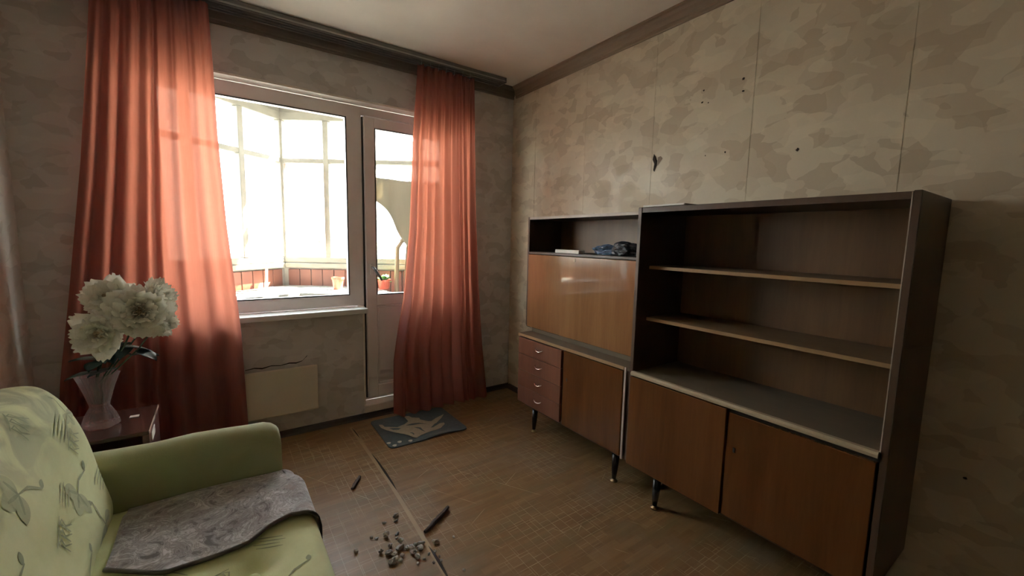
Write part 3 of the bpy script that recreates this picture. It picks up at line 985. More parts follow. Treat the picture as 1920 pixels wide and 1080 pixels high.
SLITS = [[(0.893, 2.679), (0.924, 2.663), (0.959, 2.638), (0.939, 2.627), (0.907, 2.642)],
         [(1.003, 2.662), (1.049, 2.67), (1.092, 2.655), (1.133, 2.611), (1.09, 2.638), (1.039, 2.643)],
         [(1.037, 2.61), (1.075, 2.579), (1.073, 2.539), (1.076, 2.502), (1.063, 2.539), (1.058, 2.572)],
         [(0.983, 2.544), (1.0, 2.539), (1.004, 2.514), (0.996, 2.501), (0.994, 2.525)],
         [(1.134, 2.542), (1.179, 2.582), (1.22, 2.594), (1.199, 2.569), (1.156, 2.541)]]
def flat_poly(pts, z0, z1):
    bm = bmesh.new()
    prism(bm, pts, z0, z1)
    bmesh.ops.triangulate(bm, faces=[f for f in bm.faces if len(f.verts) > 4])
    return bm
obj('winged_motif', flat_poly(BODY, .0070, .0096), MT['rug_motif'], rug)
for s in SLITS:
    obj('motif_line', flat_poly(s, .0090, .0102), MT['rug'], rug)
for (x, y) in ((0.822, 2.48), (0.843, 2.432), (0.885, 2.46), (0.948, 2.438)):
    t = bmesh.new()
    prism(t, [(x + .013 * (1 + .2 * math.sin(3 * a)) * math.cos(a), y + .013 * math.sin(a)) for a in [2 * PI * k / 12 for k in range(12)]], .0070, .0094)
    obj('white_dot', t, MT['rug_dot'], rug)

# ================================================================ cabinets
def leg(parent, x, y, z1, tilt=(0, 0)):
    bm = bmesh.new()
    tube(bm, [(x + tilt[0], y + tilt[1], z1), (x + tilt[0] * .4, y + tilt[1] * .4, z1 * .45), (x, y, .016)], [.021, .017, .011], 14)
    l = obj('leg', bm, MT['black_leg'], parent, True)
    obj('foot_disc', lathe(bmesh.new(), [(.019, .0005), (.021, .004), (.019, .008), (.008, .012), (.007, .0165)], (x, y, 0), 16), MT['brass'], l, True)

# --- tall cabinet
TX0, TX1, TY0, TY1, TZ0, TZ1 = 1.655, 2.030, .330, 1.318, .184, 1.457
tc = thing('tall_cabinet', 'tall dark walnut cabinet with three empty shelves above two doors', 'cabinet', ((TX0 + TX1) / 2, (TY0 + TY1) / 2, 0))
pt = .019
obj('side_panel', B(TX0, TX1, TY0, TY0 + pt, TZ0, TZ1, .0015), MT['carcass'], tc)
obj('side_panel', B(TX0, TX1, TY1 - pt, TY1, TZ0, TZ1, .0015), MT['carcass'], tc)
for y in (TY0, TY1 - pt):
    obj('edge_strip', B(TX0 - .003, TX0 - .0003, y + .001, y + pt - .001, TZ0 + .002, TZ1 - .002), MT['carcass_edge'], tc)
obj('bead', B(TX0 - .0015, TX0 + .002, TY0 + pt + .0005, TY0 + pt + .003, .66, TZ1 - .004), MT['pale_edge'], tc, label='pale bead along the front of the right side')
obj('top_panel', B(TX0 + .006, TX1, TY0 + pt + .0005, TY1 - pt - .0005, TZ1 - .024, TZ1 - .002, .001), MT['carcass'], tc)
obj('top_front_edge', B(TX0 + .001, TX0 + .0055, TY0 + pt + .004, TY1 - pt - .0005, TZ1 - .025, TZ1 - .003), MT['carcass_edge'], tc)
obj('back_panel', B(TX1 - .012, TX1 - .002, TY0 + pt + .0005, TY1 - pt - .0005, TZ0 + .02, TZ1 - .025), MT['inner'], tc)
for z in (1.163, .908):
    s = obj('shelf', B(1.735, TX1 - .0125, TY0 + pt + .001, TY1 - pt - .001, z, z + .016, .001), MT['shelf'], tc)
    obj('shelf_edge', B(1.731, 1.7345, TY0 + pt + .001, TY1 - pt - .001, z + .0005, z + .0155, .0005), MT['shelf_edge'], s)
obj('worktop', B(TX0 + .006, TX1 - .0125, TY0 + pt + .001, TY1 - pt - .001, .640, .656, .001), MT['dusty_top'], tc)
bm = bmesh.new()
sweep(bm, [(TX0 - .014, .642), (TX0 - .016, .652), (TX0 - .010, .660), (TX0 + .0055, .6605), (TX0 + .0055, .640), (TX0 - .010, .640)], 'y', TY0 + pt + .003, TY1 - pt + .004)
obj('worktop_lip', bm, MT['dusty_lip'], tc, label='dusty pale front lip of the middle deck')
obj('bottom_panel', B(TX0 + .012, TX1 - .0125, TY0 + pt + .001, TY1 - pt - .001, TZ0 + .002, TZ0 + .020), MT['carcass'], tc)
obj('partition', B(TX0 + .014, TX1 - .013, .815, .829, TZ0 + .021, .639), MT['carcass'], tc)
YM = .822
d1 = obj('door', B(TX0 - .012, TX0 + .005, YM + .002, TY1 - pt + .008, TZ0 - .004, .634, .002), MT['door_wood'], tc)
d2 = obj('door', B(TX0 - .005, TX0 + .011, TY0 + pt + .006, YM - .002, TZ0 + .002, .622, .002), MT['door_wood'], tc)
obj('keyhole', B(TX0 - .0075, TX0 - .0052, .781, .790, .466, .486, .0008), MT['keyhole'], d2)
obj('gap_shade', B(TX0 + .006, TX0 + .011, TY0 + pt + .002, YM - .003, .623, .639), MT['keyhole'], tc)  # solid near-black strip, drawn as the shade in the gap above the door
for x in (1.70, 1.965):
    obj('base_rail', B(x - .018, x + .018, TY0 + .06, TY1 - .06, TZ0 - .022, TZ0 - .004), MT['carcass'], tc)
    for y in (.41, 1.158):
        leg(tc, 1.692 if x < 1.8 else 1.965, y, TZ0 - .022, (.010 if x < 1.8 else -.01, 0))

# --- low sideboard
LX0, LX1, LY0, LY1, LZ0, LZ1 = 1.668, 2.030, 1.328, 2.270, .182, .665
lb = thing('sideboard', 'low walnut sideboard with four drawers and one door under the writing cabinet', 'sideboard', ((LX0 + LX1) / 2, (LY0 + LY1) / 2, 0))
obj('side_panel', B(LX0, LX1, LY1 - .018, LY1, LZ0, LZ1 - .019, .001), MT['carcass'], lb)
obj('side_panel', B(LX0, LX1, LY0, LY0 + .018, LZ0 - .004, LZ1 - .019, .001), MT['carcass'], lb)
obj('edge_strip', B(LX0 - .010, LX0 - .0003, LY0 + .018, LY0 + .030, LZ0 - .006, LZ1 - .002, .001), MT['pale_edge'], lb, label='pale bare edge strip beside the door')
obj('top_panel', B(LX0 - .006, LX1, LY0, LY1 + .004, LZ1 - .0185, LZ1, .002), MT['dusty_top'], lb)
obj('top_front_edge', B(LX0 - .010, LX0 - .0065, LY0 + .032, LY1 + .004, LZ1 - .018, LZ1 - .001, .0005), MT['shelf_edge'], lb)
obj('bottom_panel', B(LX0 + .012, LX1 - .006, LY0 + .0185, LY1 - .0185, LZ0 + .001, LZ0 + .018), MT['carcass'], lb)
obj('back_panel', B(LX1 - .005, LX1 - .001, LY0 + .0185, LY1 - .0185, LZ0 + .02, LZ1 - .02), MT['carcass'], lb)
YD = 1.822
obj('partition', B(LX0 + .004, LX1 - .006, YD - .008, YD + .008, LZ0 + .0185, LZ1 - .019), MT['keyhole'], lb)
dz = (.640 - .190) / 4
for k in range(4):
    z0 = .190 + k * dz
    dr = obj('drawer', B(LX0 - .012, LX0 + .006, YD + .010, LY1 - .004, z0 + .0012, z0 + dz - .0012, .0018), MT['drawer_wood'], lb)
    yc, zc = 2.040, z0 + dz * .56
    bm = bmesh.new()
    hw = .038
    tube(bm, [(LX0 - .011, yc + hw, zc + .008), (LX0 - .022, yc + hw * .75, zc), (LX0 - .027, yc + hw * .3, zc - .006), (LX0 - .027, yc - hw * .3, zc - .006), (LX0 - .022, yc - hw * .75, zc), (LX0 - .011, yc - hw, zc + .008)], [.0022, .0030, .0034, .0034, .0030, .0022], 8)
    obj('handle', bm, MT['chrome'], dr, True, label='curved chrome handle')
d3 = obj('door', B(LX0 - .012, LX0 + .006, LY0 + .036, YD - .012, .188, .642, .002), MT['door_wood'], lb)
obj('keyhole', B(LX0 - .0135, LX0 - .0118, 1.772, 1.780, .465, .485, .0008), MT['keyhole'], d3)
for x in (1.71, 1.97):
    obj('base_rail', B(x - .018, x + .018, LY0 + .05, LY1 - .05, LZ0 - .020, LZ0), MT['carcass'], lb)
    for y in (1.428, 2.135):
        leg(lb, 1.705 if x < 1.8 else 1.97, y, LZ0 - .020, (.008 if x < 1.8 else -.008, 0))

# --- writing cabinet standing on the sideboard
UX0, UX1, UY0, UY1, UZ0, UZ1 = 1.740, 2.030, 1.330, 2.300, .690, 1.447
uc = thing('writing_cabinet', 'writing cabinet with a glossy amber drop front and an open niche above', 'cabinet', ((UX0 + UX1) / 2, (UY0 + UY1) / 2, LZ1))
obj('plinth', B(UX0 + .02, UX1 - .01, UY0 + .03, UY1 - .045, LZ1 + .0005, UZ0 + .001), MT['dusty_top'], uc)
bm = bmesh.new()
prof = [(UX0, UZ0 + .02), (UX0 + .008, UZ0 + .004), (UX0 + .02, UZ0), (UX1, UZ0), (UX1, UZ1), (UX0, UZ1)]
for (ya, yb_) in ((UY1 - .016, UY1), (UY0, UY0 + .016)):
    t = bmesh.new(); sweep(t, prof, 'y', ya, yb_)
    obj('side_panel', t, MT['carcass'], uc)
obj('edge_strip', B(UX0 - .003, UX0 - .0003, UY0 + .001, UY0 + .015, UZ0 + .02, UZ1 - .002), MT['carcass_edge'], uc)
obj('top_panel', B(UX0 + .004, UX1, UY0 + .0165, UY1 - .0165, UZ1 - .018, UZ1 - .001), MT['carcass'], uc)
obj('top_front_edge', B(UX0 - .001, UX0 + .0035, UY0 + .0165, UY1 - .0165, UZ1 - .017, UZ1 - .001), MT['pale_edge'], uc, label='pale worn front edge of the top')
obj('niche_floor', B(UX0 + .006, UX1 - .006, UY0 + .0165, UY1 - .0165, 1.201, 1.216), MT['shelf'], uc)
obj('niche_front_edge', B(UX0 + .0005, UX0 + .0055, UY0 + .0165, UY1 - .0165, 1.201, 1.216, .001), MT['carcass_edge'], uc)
obj('bottom_panel', B(UX0 + .02, UX1 - .006, UY0 + .0165, UY1 - .0165, UZ0 + .002, UZ0 + .016), MT['carcass'], uc)
obj('back_panel', B(UX1 - .0055, UX1 - .001, UY0 + .0165, UY1 - .0165, UZ0 + .002, UZ1 - .019), MT['inner'], uc)
fp = obj('drop_front', B(UX0 - .006, UX0 + .012, UY0 + .018, UY1 - .018, UZ0 + .010, 1.198, .002), MT['desk_flap'], uc)
obj('keyhole', B(UX0 - .0085, UX0 - .0062, 1.822, 1.829, 1.170, 1.188, .0008), MT['brass'], fp)

# --- small things left on the cabinets
tag(obj('white_card_strip', B(1.752, 1.80, 1.815, 2.030, 1.2165, 1.238, .002), MT['white_card']), 'white narrow carton lying in the niche of the writing cabinet', 'carton')
def crumple(c, sx, sy, sz, seed, n=24):
    bm = bmesh.new()
    bmesh.ops.create_icosphere(bm, subdivisions=4, radius=1)
    for v in bm.verts:
        p = v.co.copy()
        k = mnoise.noise(p * 1.6 + Vector((seed, 0, 0))) * .35 + mnoise.noise(p * 4 + Vector((0, seed, 0))) * .16 + mnoise.noise(p * 9 + Vector((0, seed, 3))) * .07
        p *= 1 + k
        v.co = Vector((c[0] + p.x * sx, c[1] + p.y * sy, c[2] + max(-.62, p.z) * sz))
    zmin = min(v.co.z for v in bm.verts)
    for v in bm.verts: v.co.z += c[2] - zmin
    return bm
tag(obj('plastic_bag', crumple((1.870, 1.690, 1.2168), .055, .105, .034, 3.1), MT['bag_blue'], None, False), 'crumpled blue plastic bag in the niche of the writing cabinet', 'bag')
tag(obj('plastic_bag', crumple((1.815, 1.515, 1.2168), .045, .090, .046, 4.3), MT['bag_black'], None, False), 'crumpled black plastic bag at the right end of the niche', 'bag')
tb = thing('loose_board', 'thin pale edged board lying on top of the tall cabinet', 'board', (1.72, 1.18, TZ1))
obj('sheet', B(1.668, 1.78, 1.085, 1.300, TZ1 + .0005, TZ1 + .008, .001), MT['carcass_edge'], tb)
obj('pale_trim', B(1.662, 1.6678, 1.085, 1.300, TZ1 + .0005, TZ1 + .0085, .001), MT['white_card'], tb, label='pale edging')
tag(obj('board_end', B(1.655, 1.70, 1.298, 1.3175, TZ1 + .0005, TZ1 + .010, .002), MT['pale_edge']), 'small wooden offcut at the left end on top of the tall cabinet', 'offcut') if False else None

# ================================================================ sofa
SY0, SY1 = .30, 1.700            # inner seat span
sofa = thing('sofa', 'pistachio green upholstered sofa with a printed leaf pattern against the left wall', 'sofa', (-.28, 1.0, 0))
SF = .215                        # seat front
BTN = [(.035, 1.19), (.035, .78), (-.16, .99), (-.16, .58)]
def seat_z(x, y):
    z = .432 + .006 * math.sin(y * 7) * math.sin(x * 9 + 1)
    for bx, by in BTN:
        d = math.hypot(x - bx, y - by)
        z -= .030 * math.exp(-(d / .045) ** 2) + .012 * math.exp(-(d / .12) ** 2)
    z -= .02 * sm((y - 1.60) / .10)
    return z
def seat_pt(u, v):
    """u 0..1 back to front then over the nose; v along Y"""
    y = SY0 + (SY1 - .004 - SY0) * v
    xf = SF - .02 * sm((y - 1.58) / .12)
    L = xf - .045 - (-.36)
    s = u * (L + .045 * PI / 2 + .26)
    if s <= L:
        x = -.36 + s
        return Vector((x, y, seat_z(x, y)))
    s -= L
    R = .045
    if s <= R * PI / 2:
        a = s / R
        return Vector((xf - R + R * math.sin(a), y, seat_z(xf - R, y) - R + R * math.cos(a)))
    s -= R * PI / 2
    return Vector((xf - .010 * sm(s / .2), y, seat_z(xf - R, y) - R - s))
bm = bmesh.new()
shell(bm, 56, 90, seat_pt, .012)
obj('seat_cushion', bm, MT['sofa'], sofa, True)
obj('seat_base', B(-.70, .185, SY0 + .01, SY1 - .01, .10, .36), MT['sofa_arm'], sofa)
for bx, by in BTN:
    z = seat_z(bx, by)
    obj('tuft_button', lathe(bmesh.new(), [(.003, -.006), (.015, -.002), (.0175, .004), (.014, .009), (.006, .0115), (.001, .012)], (bx, by, z + .002), 16), MT['sofa'], sofa, True)

# backrest: profile in XZ (front face bulging), swept in Y with rounded end
BP = [(-.315, .36), (-.300, .42), (-.292, .47), (-.300, .53), (-.318, .60), (-.345, .70), (-.372, .78), (-.392, .825), (-.415, .852), (-.445, .865), (-.50, .868), (-.56, .858), (-.60, .83), (-.62, .78), (-.625, .60), (-.625, .36)]
def bp(t):
    t = max(0, min(1, t)) * (len(BP) - 1)
    i = min(int(t), len(BP) - 2); q = t - i
    p0, p1, p2, p3 = (Vector(BP[max(0, i - 1)]), Vector(BP[i]), Vector(BP[i + 1]), Vector(BP[min(len(BP) - 1, i + 2)]))
    return .5 * ((2 * p1) + (p2 - p0) * q + (2 * p0 - 5 * p1 + 4 * p2 - p3) * q * q + (3 * p1 - p0 - 3 * p2 + p3) * q ** 3)
BY0, BY1 = SY0 - .02, 1.700
def back_pt(t, v):
    """v along Y, last bit shrinks towards the profile centre to round the end"""
    y = BY0 + (BY1 - BY0) * v
    p = bp(t)
    d = BY1 - y
    e = 0 if d > .06 else 1 - math.sqrt(max(0, 1 - ((.06 - d) / .06) ** 2))
    d0 = y - BY0
    e0 = 0 if d0 > .06 else 1 - math.sqrt(max(0, 1 - ((.06 - d0) / .06) ** 2))
    e = max(e, e0)
    ctr = Vector((-.47, .58))
    n = (p - ctr).normalized()
    p = p - n * .055 * e
    # slack in the cover
    bul = .006 * math.sin(y * 6.1 + t * 9) + .004 * math.sin(y * 15 + t * 23)
    p = p + n * bul * (1 - e)
    return Vector((p.x, y, p.y))
ys = [0, .004, .012, .024, .04] + [.06 + (.88) * k / 60 for k in range(61)] + [.96, .972, .984, .994, 1.0]
bm = bmesh.new()
nt_ = 110
rows = [[bm.verts.new(back_pt(i / nt_, v)) for i in range(nt_ + 1)] for v in ys]
for a, b in zip(rows, rows[1:]):
    for i in range(nt_):
        bm.faces.new((a[i], a[i + 1], b[i + 1], b[i]))
    bm.faces.new((a[nt_], a[0], b[0], b[nt_]))
bm.faces.new(rows[0]); bm.faces.new(rows[-1][::-1])
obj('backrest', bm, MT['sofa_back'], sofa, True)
obj('back_frame', B(XL + .012, -.626, SY0, SY1 - .005, .10, .80, .02, 2), MT['sofa_arm'], sofa)

# armrests: rounded top, rounded front end
def arm(ya, yb):
    bm = bmesh.new()
    w_ = (yb - ya) / 2
    yc = (ya + yb) / 2
    xs = [-.70, -.6, -.5, -.4, -.3, -.2, -.1, 0, .06, .11, .135, .15, .158, .161]
    prof = []
    for k in range(13):
        a = PI * k / 12
        prof.append((math.cos(a), math.sin(a)))
    rings = []
    for x in xs:
        ztop = .594 - .010 * (x + .1) - .004 * math.sin(x * 20)
        dz_ = 0
        if x > .095:
            q = (x - .095) / .066
            dz_ = .055 * (1 - math.sqrt(max(0, 1 - q * q)))
        wq = w_ * (1 - (.12 * ((x - .11) / .051) ** 2 if x > .11 else 0))
        zt = ztop - dz_
        r = []
        for c_, s_ in prof:
            r.append(bm.verts.new((x, yc - c_ * wq, zt - .05 + .05 * s_ ** .8 if s_ > 0 else zt - .05)))
        r.append(bm.verts.new((x, yc + wq, .30))); r.append(bm.verts.new((x, yc + wq * .98, .08)))
        r.append(bm.verts.new((x, yc - wq * .98, .08))); r.append(bm.verts.new((x, yc - wq, .30)))
        rings.append(r)
    m_ = len(rings[0])
    for a, b in zip(rings, rings[1:]):
        for i in range(m_):
            bm.faces.new((a[i], a[(i + 1) % m_], b[(i + 1) % m_], b[i]))
    bm.faces.new(rings[0][::-1]); bm.faces.new(rings[-1])
    obj('armrest', bm, MT['sofa_arm'], sofa, True)
arm(1.705, 1.815)
arm(SY0 - .135, SY0 - .025)
for x in (-.6, .08):
    for y in (SY0 + .02, SY1 - .02):
        obj('leg', lathe(bmesh.new(), [(.016, .0005), (.024, .10)], (x, y, 0), 14), MT['black_leg'], sofa)

# printed motifs, laid on the cover
def back_surf(a, b):
    """(a along Y metres, b = profile parameter) -> point just off the cover"""
    v = (a - BY0) / (BY1 - BY0)
    p = back_pt(b, v); q = back_pt(b + .01, v); r = back_pt(b, v + .004)
    n = (q - p).cross(r - p).normalized()
    if n.x < 0: n = -n
    return p + n * .0008
def seat_surf(x, y):
    return Vector((x, y, seat_z(x, y) + .0008))
# profile arc-length so motifs keep their size
ARC = [0]
for k in range(200): ARC.append(ARC[-1] + (bp((k + 1) / 200) - bp(k / 200)).length)
def t_of(s):
    for k in range(200):
        if ARC[k + 1] >= s: return (k + (s - ARC[k]) / (ARC[k + 1] - ARC[k])) / 200
    return 1
def stroke(bm, surf, pts, wv):
    n = len(pts)
    surf_ = surf
    def surf(a, b): return surf_(a, b) + (Vector((.0006, 0, .0002)) if surf_ is SBm else Vector((0, 0, .0006)))
    fine = []
    for (x0, y0), (x1, y1) in zip(pts, pts[1:]):
        m_ = max(1, int(math.hypot(x1 - x0, y1 - y0) / .012))
        fine += [(x0 + (x1 - x0) * k / m_, y0 + (y1 - y0) * k / m_) for k in range(m_)]
    fine.append(pts[-1])
    L = []
    for k, p in enumerate(fine):
        a, b = fine[max(0, k - 1)], fine[min(len(fine) - 1, k + 1)]
        d = Vector((b[0] - a[0], b[1] - a[1])).normalized()
        ww = wv * (.35 + .65 * math.sin(PI * (k + .3) / (len(fine) - .4)))
        L.append((bm.verts.new(surf(p[0] - d.y * ww, p[1] + d.x * ww)), bm.verts.new(surf(p[0] + d.y * ww, p[1] - d.x * ww))))
    for a, b in zip(L, L[1:]): bm.faces.new((a[0], a[1], b[1], b[0]))
LAY = [0]
def leafshape(bm, surf, x, y, ang, L, W):
    LAY[0] = (LAY[0] + 1) % 4
    lift = .00012 * LAY[0]
    surf_ = surf
    def surf(a, b): return surf_(a, b) + (Vector((lift, 0, lift * .4)) if surf_ is SBm else Vector((0, 0, lift)))
    n = 8
    prev = None
    for k in range(n + 1):
        q = k / n
        wv = W * math.sin(PI * q) ** .7 + .0004
        cx, cy = x + math.cos(ang) * L * q, y + math.sin(ang) * L * q
        l = bm.verts.new(surf(cx - math.sin(ang) * wv, cy + math.cos(ang) * wv))
        m_ = bm.verts.new(surf(cx, cy))
        r = bm.verts.new(surf(cx + math.sin(ang) * wv, cy - math.cos(ang) * wv))
        if prev:
            bm.faces.new((prev[0], prev[1], m_, l)); bm.faces.new((prev[1], prev[2], r, m_))
        prev = (l, m_, r)
def sprig(bmA, bmB, surf, x, y, rot, s):
    for a in (rot + 2.2, rot + 3.4, rot + 4.6):
        leafshape(bmB, surf, x, y, a, .050 * s, .017 * s)
        stroke(bmA, surf, [(x, y), (x + math.cos(a) * .034 * s, y + math.sin(a) * .034 * s)], .0035 * s)
    stroke(bmA, surf, [(x, y), (x + math.cos(rot + .25) * .035 * s, y + math.sin(rot + .25) * .035 * s), (x + math.cos(rot) * .075 * s, y + math.sin(rot) * .075 * s)], .0028 * s)
    leafshape(bmA, surf, x + math.cos(rot) * .072 * s, y + math.sin(rot) * .072 * s, rot + .9, .022 * s, .006 * s)
def scribble(bmA, surf, x, y, rot, s):
    c, si = math.cos(rot), math.sin(rot)
    def P(a, b): return (x + (a * c - b * si) * s, y + (a * si + b * c) * s)
    for k in range(3):
        o = k * .022
        stroke(bmA, surf, [P(o, 0), P(o + .004, .045), P(o + .016, .038), P(o + .006, .022), P(o + .018, -.004)], .0024 * s)
    stroke(bmA, surf, [P(-.006, .050), P(.065, .047)], .0020 * s)
def hatch(bmA, surf, x, y, rot, s):
    c, si = math.cos(rot), math.sin(rot)
    for k in range(4):
        a, b = k * .014, .012 * (k % 2)
        stroke(bmA, surf, [(x + (a * c - b * si) * s, y + (a * si + b * c) * s), (x + (a * c - (b + .075) * si) * s, y + (a * si + (b + .075) * c) * s)], .0022 * s)
SB = lambda a, s: back_surf(-a, t_of(s))      # a = -Y (to the right in view is +Y), s up the face
SBm = lambda a, s: back_surf(a, t_of(s))
rs = random.Random(4)
items = [('sprig', 1.47, .26, 1.0, 1.25), ('scribble', 1.30, .20, .4, 1.0), ('scribble', 1.57, .33, .5, .9), ('hatch', 1.585, .22, -.5, 1.0), ('sprig', 1.24, .40, .4, 1.2),
         ('sprig', 1.62, .43, 2.2, .7), ('hatch', 1.50, .42, -.5, .9), ('scribble', 1.40, .46, .3, .9), ('sprig', 1.53, .12, 2.6, 1.1), ('hatch', 1.36, .30, -.4, .8), ('sprig', 1.33, .07, 1.5, 1.1),
         ('sprig', 1.05, .26, 1.2, 1.2), ('scribble', .95, .36, .4, 1.0), ('hatch', 1.10, .12, -.5, 1.0), ('sprig', .80, .30, .8, 1.2), ('scribble', .70, .18, .4, 1), ('sprig', .55, .36, 1.4, 1.2), ('hatch', .45, .2, -.5, 1)]
def motif(kind, surf, a, b, r, sc):
    bA, bB = bmesh.new(), bmesh.new()
    if kind == 'sprig': sprig(bA, bB, surf, a, b, r, sc)
    elif kind == 'scribble': scribble(bA, surf, a, b, r, sc)
    else: hatch(bA, surf, a, b, r, sc)
    # strokes and leaves of one printed figure stay one piece of flat print
    for f in bA.faces: f.material_index = 0
    n0 = len(bA.faces)
    if len(bB.faces):
        merge(bA, bB)
        bA.faces.ensure_lookup_table()
        for f in bA.faces[n0:]: f.material_index = 1
    o = obj('printed_' + kind, bA, [MT['print'], MT['print2']], sofa, True)
    o['kind'] = 'stuff'
for kind, a, q, r, sc in items: motif(kind, SBm, a, q, {'sprig': r - .8, 'hatch': -1.15, 'scribble': r + .25}[kind], sc * 1.1)
for kind, x, y, r, sc in [('hatch', .11, 1.245, 1.2, .9), ('sprig', .10, 1.10, .6, 1.0), ('scribble', -.05, 1.16, .5, 1.0), ('hatch', -.12, 1.22, .8, .9), ('sprig', -.2, 1.12, 1.5, 1.0), ('sprig', .1, .85, 2, 1), ('scribble', -.1, .8, .6, 1), ('sprig', -.2, .7, 1, 1)]:
    motif(kind, seat_surf, x, y, r, sc)

# ---------------------------------------------------------------- grey throw on the seat
NEAR = [(-.36, 1.42), (-.249, 1.345), (-.146, 1.283), (-.048, 1.283), (.034, 1.290), (.078, 1.325), (.143, 1.348), (.19, 1.325), (.25, 1.30)]
thr = thing('throw_blanket', 'mottled grey throw with a dark bound edge on the sofa seat beside the armrest', 'blanket', (0, 1.5, .44))
def throw_pt(u, v, off=.0065):
    # u along the seat from the back over the nose, v from arm (0) to near edge (1)
    L0, R = (SF - .045 + .27), .050
    s = u * (L0 + R * PI / 2 + .055)
    xa = -.27 + min(s, L0)
    yn = lerp_tab(NEAR, xa)
    y = 1.698 + (yn - 1.698) * v
    wr = .004 * math.sin(14 * xa + 9 * y) + .003 * math.sin(31 * y - 12 * xa)
    if s <= L0:
        p = Vector((xa, y, seat_z(xa, y) + off + .004 + wr))
    else:
        q = s - L0
        xf = SF - .045 - .02 * sm((y - 1.58) / .12)
        zb = seat_z(SF - .045, y) - .045 + off
        if q <= R * PI / 2:
            a = q / R
            p = Vector((xf + R * math.sin(a), y, zb + .046 * math.cos(a) + wr * math.cos(a) + .004))
        else:
            p = Vector((xf + R + .003, y, zb + .004 - (q - R * PI / 2)))
    return p
obj('cloth', shell(bmesh.new(), 50, 40, throw_pt, -.005), MT['throw'], thr, True)
bm = bmesh.new()
tube(bm, [throw_pt(k / 40, 1.0, .0085) for k in range(41)], .0055, 6)
obj('bound_edge', bm, MT['throw_rim'], thr, True, label='dark bound edge')

# ================================================================ nightstand, vase, flowers
ns = thing('nightstand', 'small dark polished nightstand in the corner behind the sofa arm', 'nightstand', (-.48, 2.24, 0))
NX0, NX1, NY0, NY1, NZ = -.72, -.255, 2.085, 2.400, .520
obj('top', B(NX0, NX1, NY0, NY1, NZ - .016, NZ, .002), MT['nightstand'], ns)
obj('top_edge', B(NX1 + .0003, NX1 + .003, NY0 + .001, NY1 - .001, NZ - .012, NZ - .0005), MT['pale_edge'], ns, label='chipped pale edge of the top')
for x in (NX0, NX1 - .018):
    obj('side_panel', B(x, x + .018, NY0 + .002, NY1, .06, NZ - .0165), MT['nightstand_side'], ns)
obj('back_panel', B(NX0 + .0185, NX1 - .0185, NY1 - .012, NY1 - .002, .08, NZ - .0165), MT['nightstand_side'], ns)
obj('shelf', B(NX0 + .0185, NX1 - .0185, NY0 + .02, NY1 - .0125, .28, .295), MT['nightstand_side'], ns)
obj('bottom_panel', B(NX0 + .0185, NX1 - .0185, NY0 + .01, NY1 - .0125, .08, .096), MT['nightstand_side'], ns)
obj('compartment_shade', B(NX0 + .019, NX1 - .019, NY0 + .030, NY0 + .045, .30, .40), MT['keyhole'], ns)  # near-black sheet painting in the shade of the open compartment
for x in (NX0 + .03, NX1 - .03):
    for y in (NY0 + .04, NY1 - .04):
        obj('leg', lathe(bmesh.new(), [(.010, .0005), (.015, .0795)], (x, y, 0), 12), MT['black_leg'], ns)
obj('paper_tag', B(NX1 + .0005, NX1 + .0035, NY0 + .055, NY0 + .15, .455, .490, .0008), MT['white_card'], ns, label='pale paper tag on the side')
tag(obj('paper_scrap', B(-.335, -.305, 2.27, 2.295, NZ + .0004, NZ + .003, .0008), MT['white_card']), 'tiny pale paper scrap on the nightstand top', 'scrap')

VX, VY, VZ = -.412, 2.235, NZ + .0006
vase = thing('vase', 'cut glass vase with a flared top on the nightstand', 'vase', (VX, VY, VZ))
HV = .215
def vmod(a, r, z):
    return r * (1 + .05 * math.cos(6 * a) * (1 if z < .06 else .5) + (.06 * math.cos(12 * a) if z > .19 else .02 * math.cos(24 * a)))
outer = [(.046, .0), (.054, .006), (.053, .020), (.044, .050), (.034, .072), (.029, .082), (.030, .092), (.036, .118), (.047, .160), (.060, .205), (.064, HV)]
inner = [(.060, HV), (.056, .203), (.043, .160), (.032, .120), (.025, .100), (.014, .095), (.001, .094)]
bm = bmesh.new()
lathe(bm, outer + inner, (VX, VY, VZ), 48, vmod)
obj('body', bm, MT['crystal'], vase, False)

def make_petal(bm, c, ax, side, up_, L, W, curl, ruff, rnd):
    k1, k2 = rnd.uniform(0, 6), rnd.uniform(0, 6)
    def pf(u, v):
        s = v * 2 - 1
        wv = W * (math.sin(PI * min(1, .12 + .72 * u)) ** .75)
        edge = u ** 2
        z = curl * u * u * L - .22 * W * s * s * u + ruff * edge * math.sin(7 * s + k1) + ruff * .6 * edge * math.sin(15 * s + k2)
        ln = L * u * (1 - .10 * s * s + .05 * math.sin(9 * s + k1) * u)
        return c + ax * ln + side * (wv * s) + up_ * z
    grid(bm, 7, 10, pf)

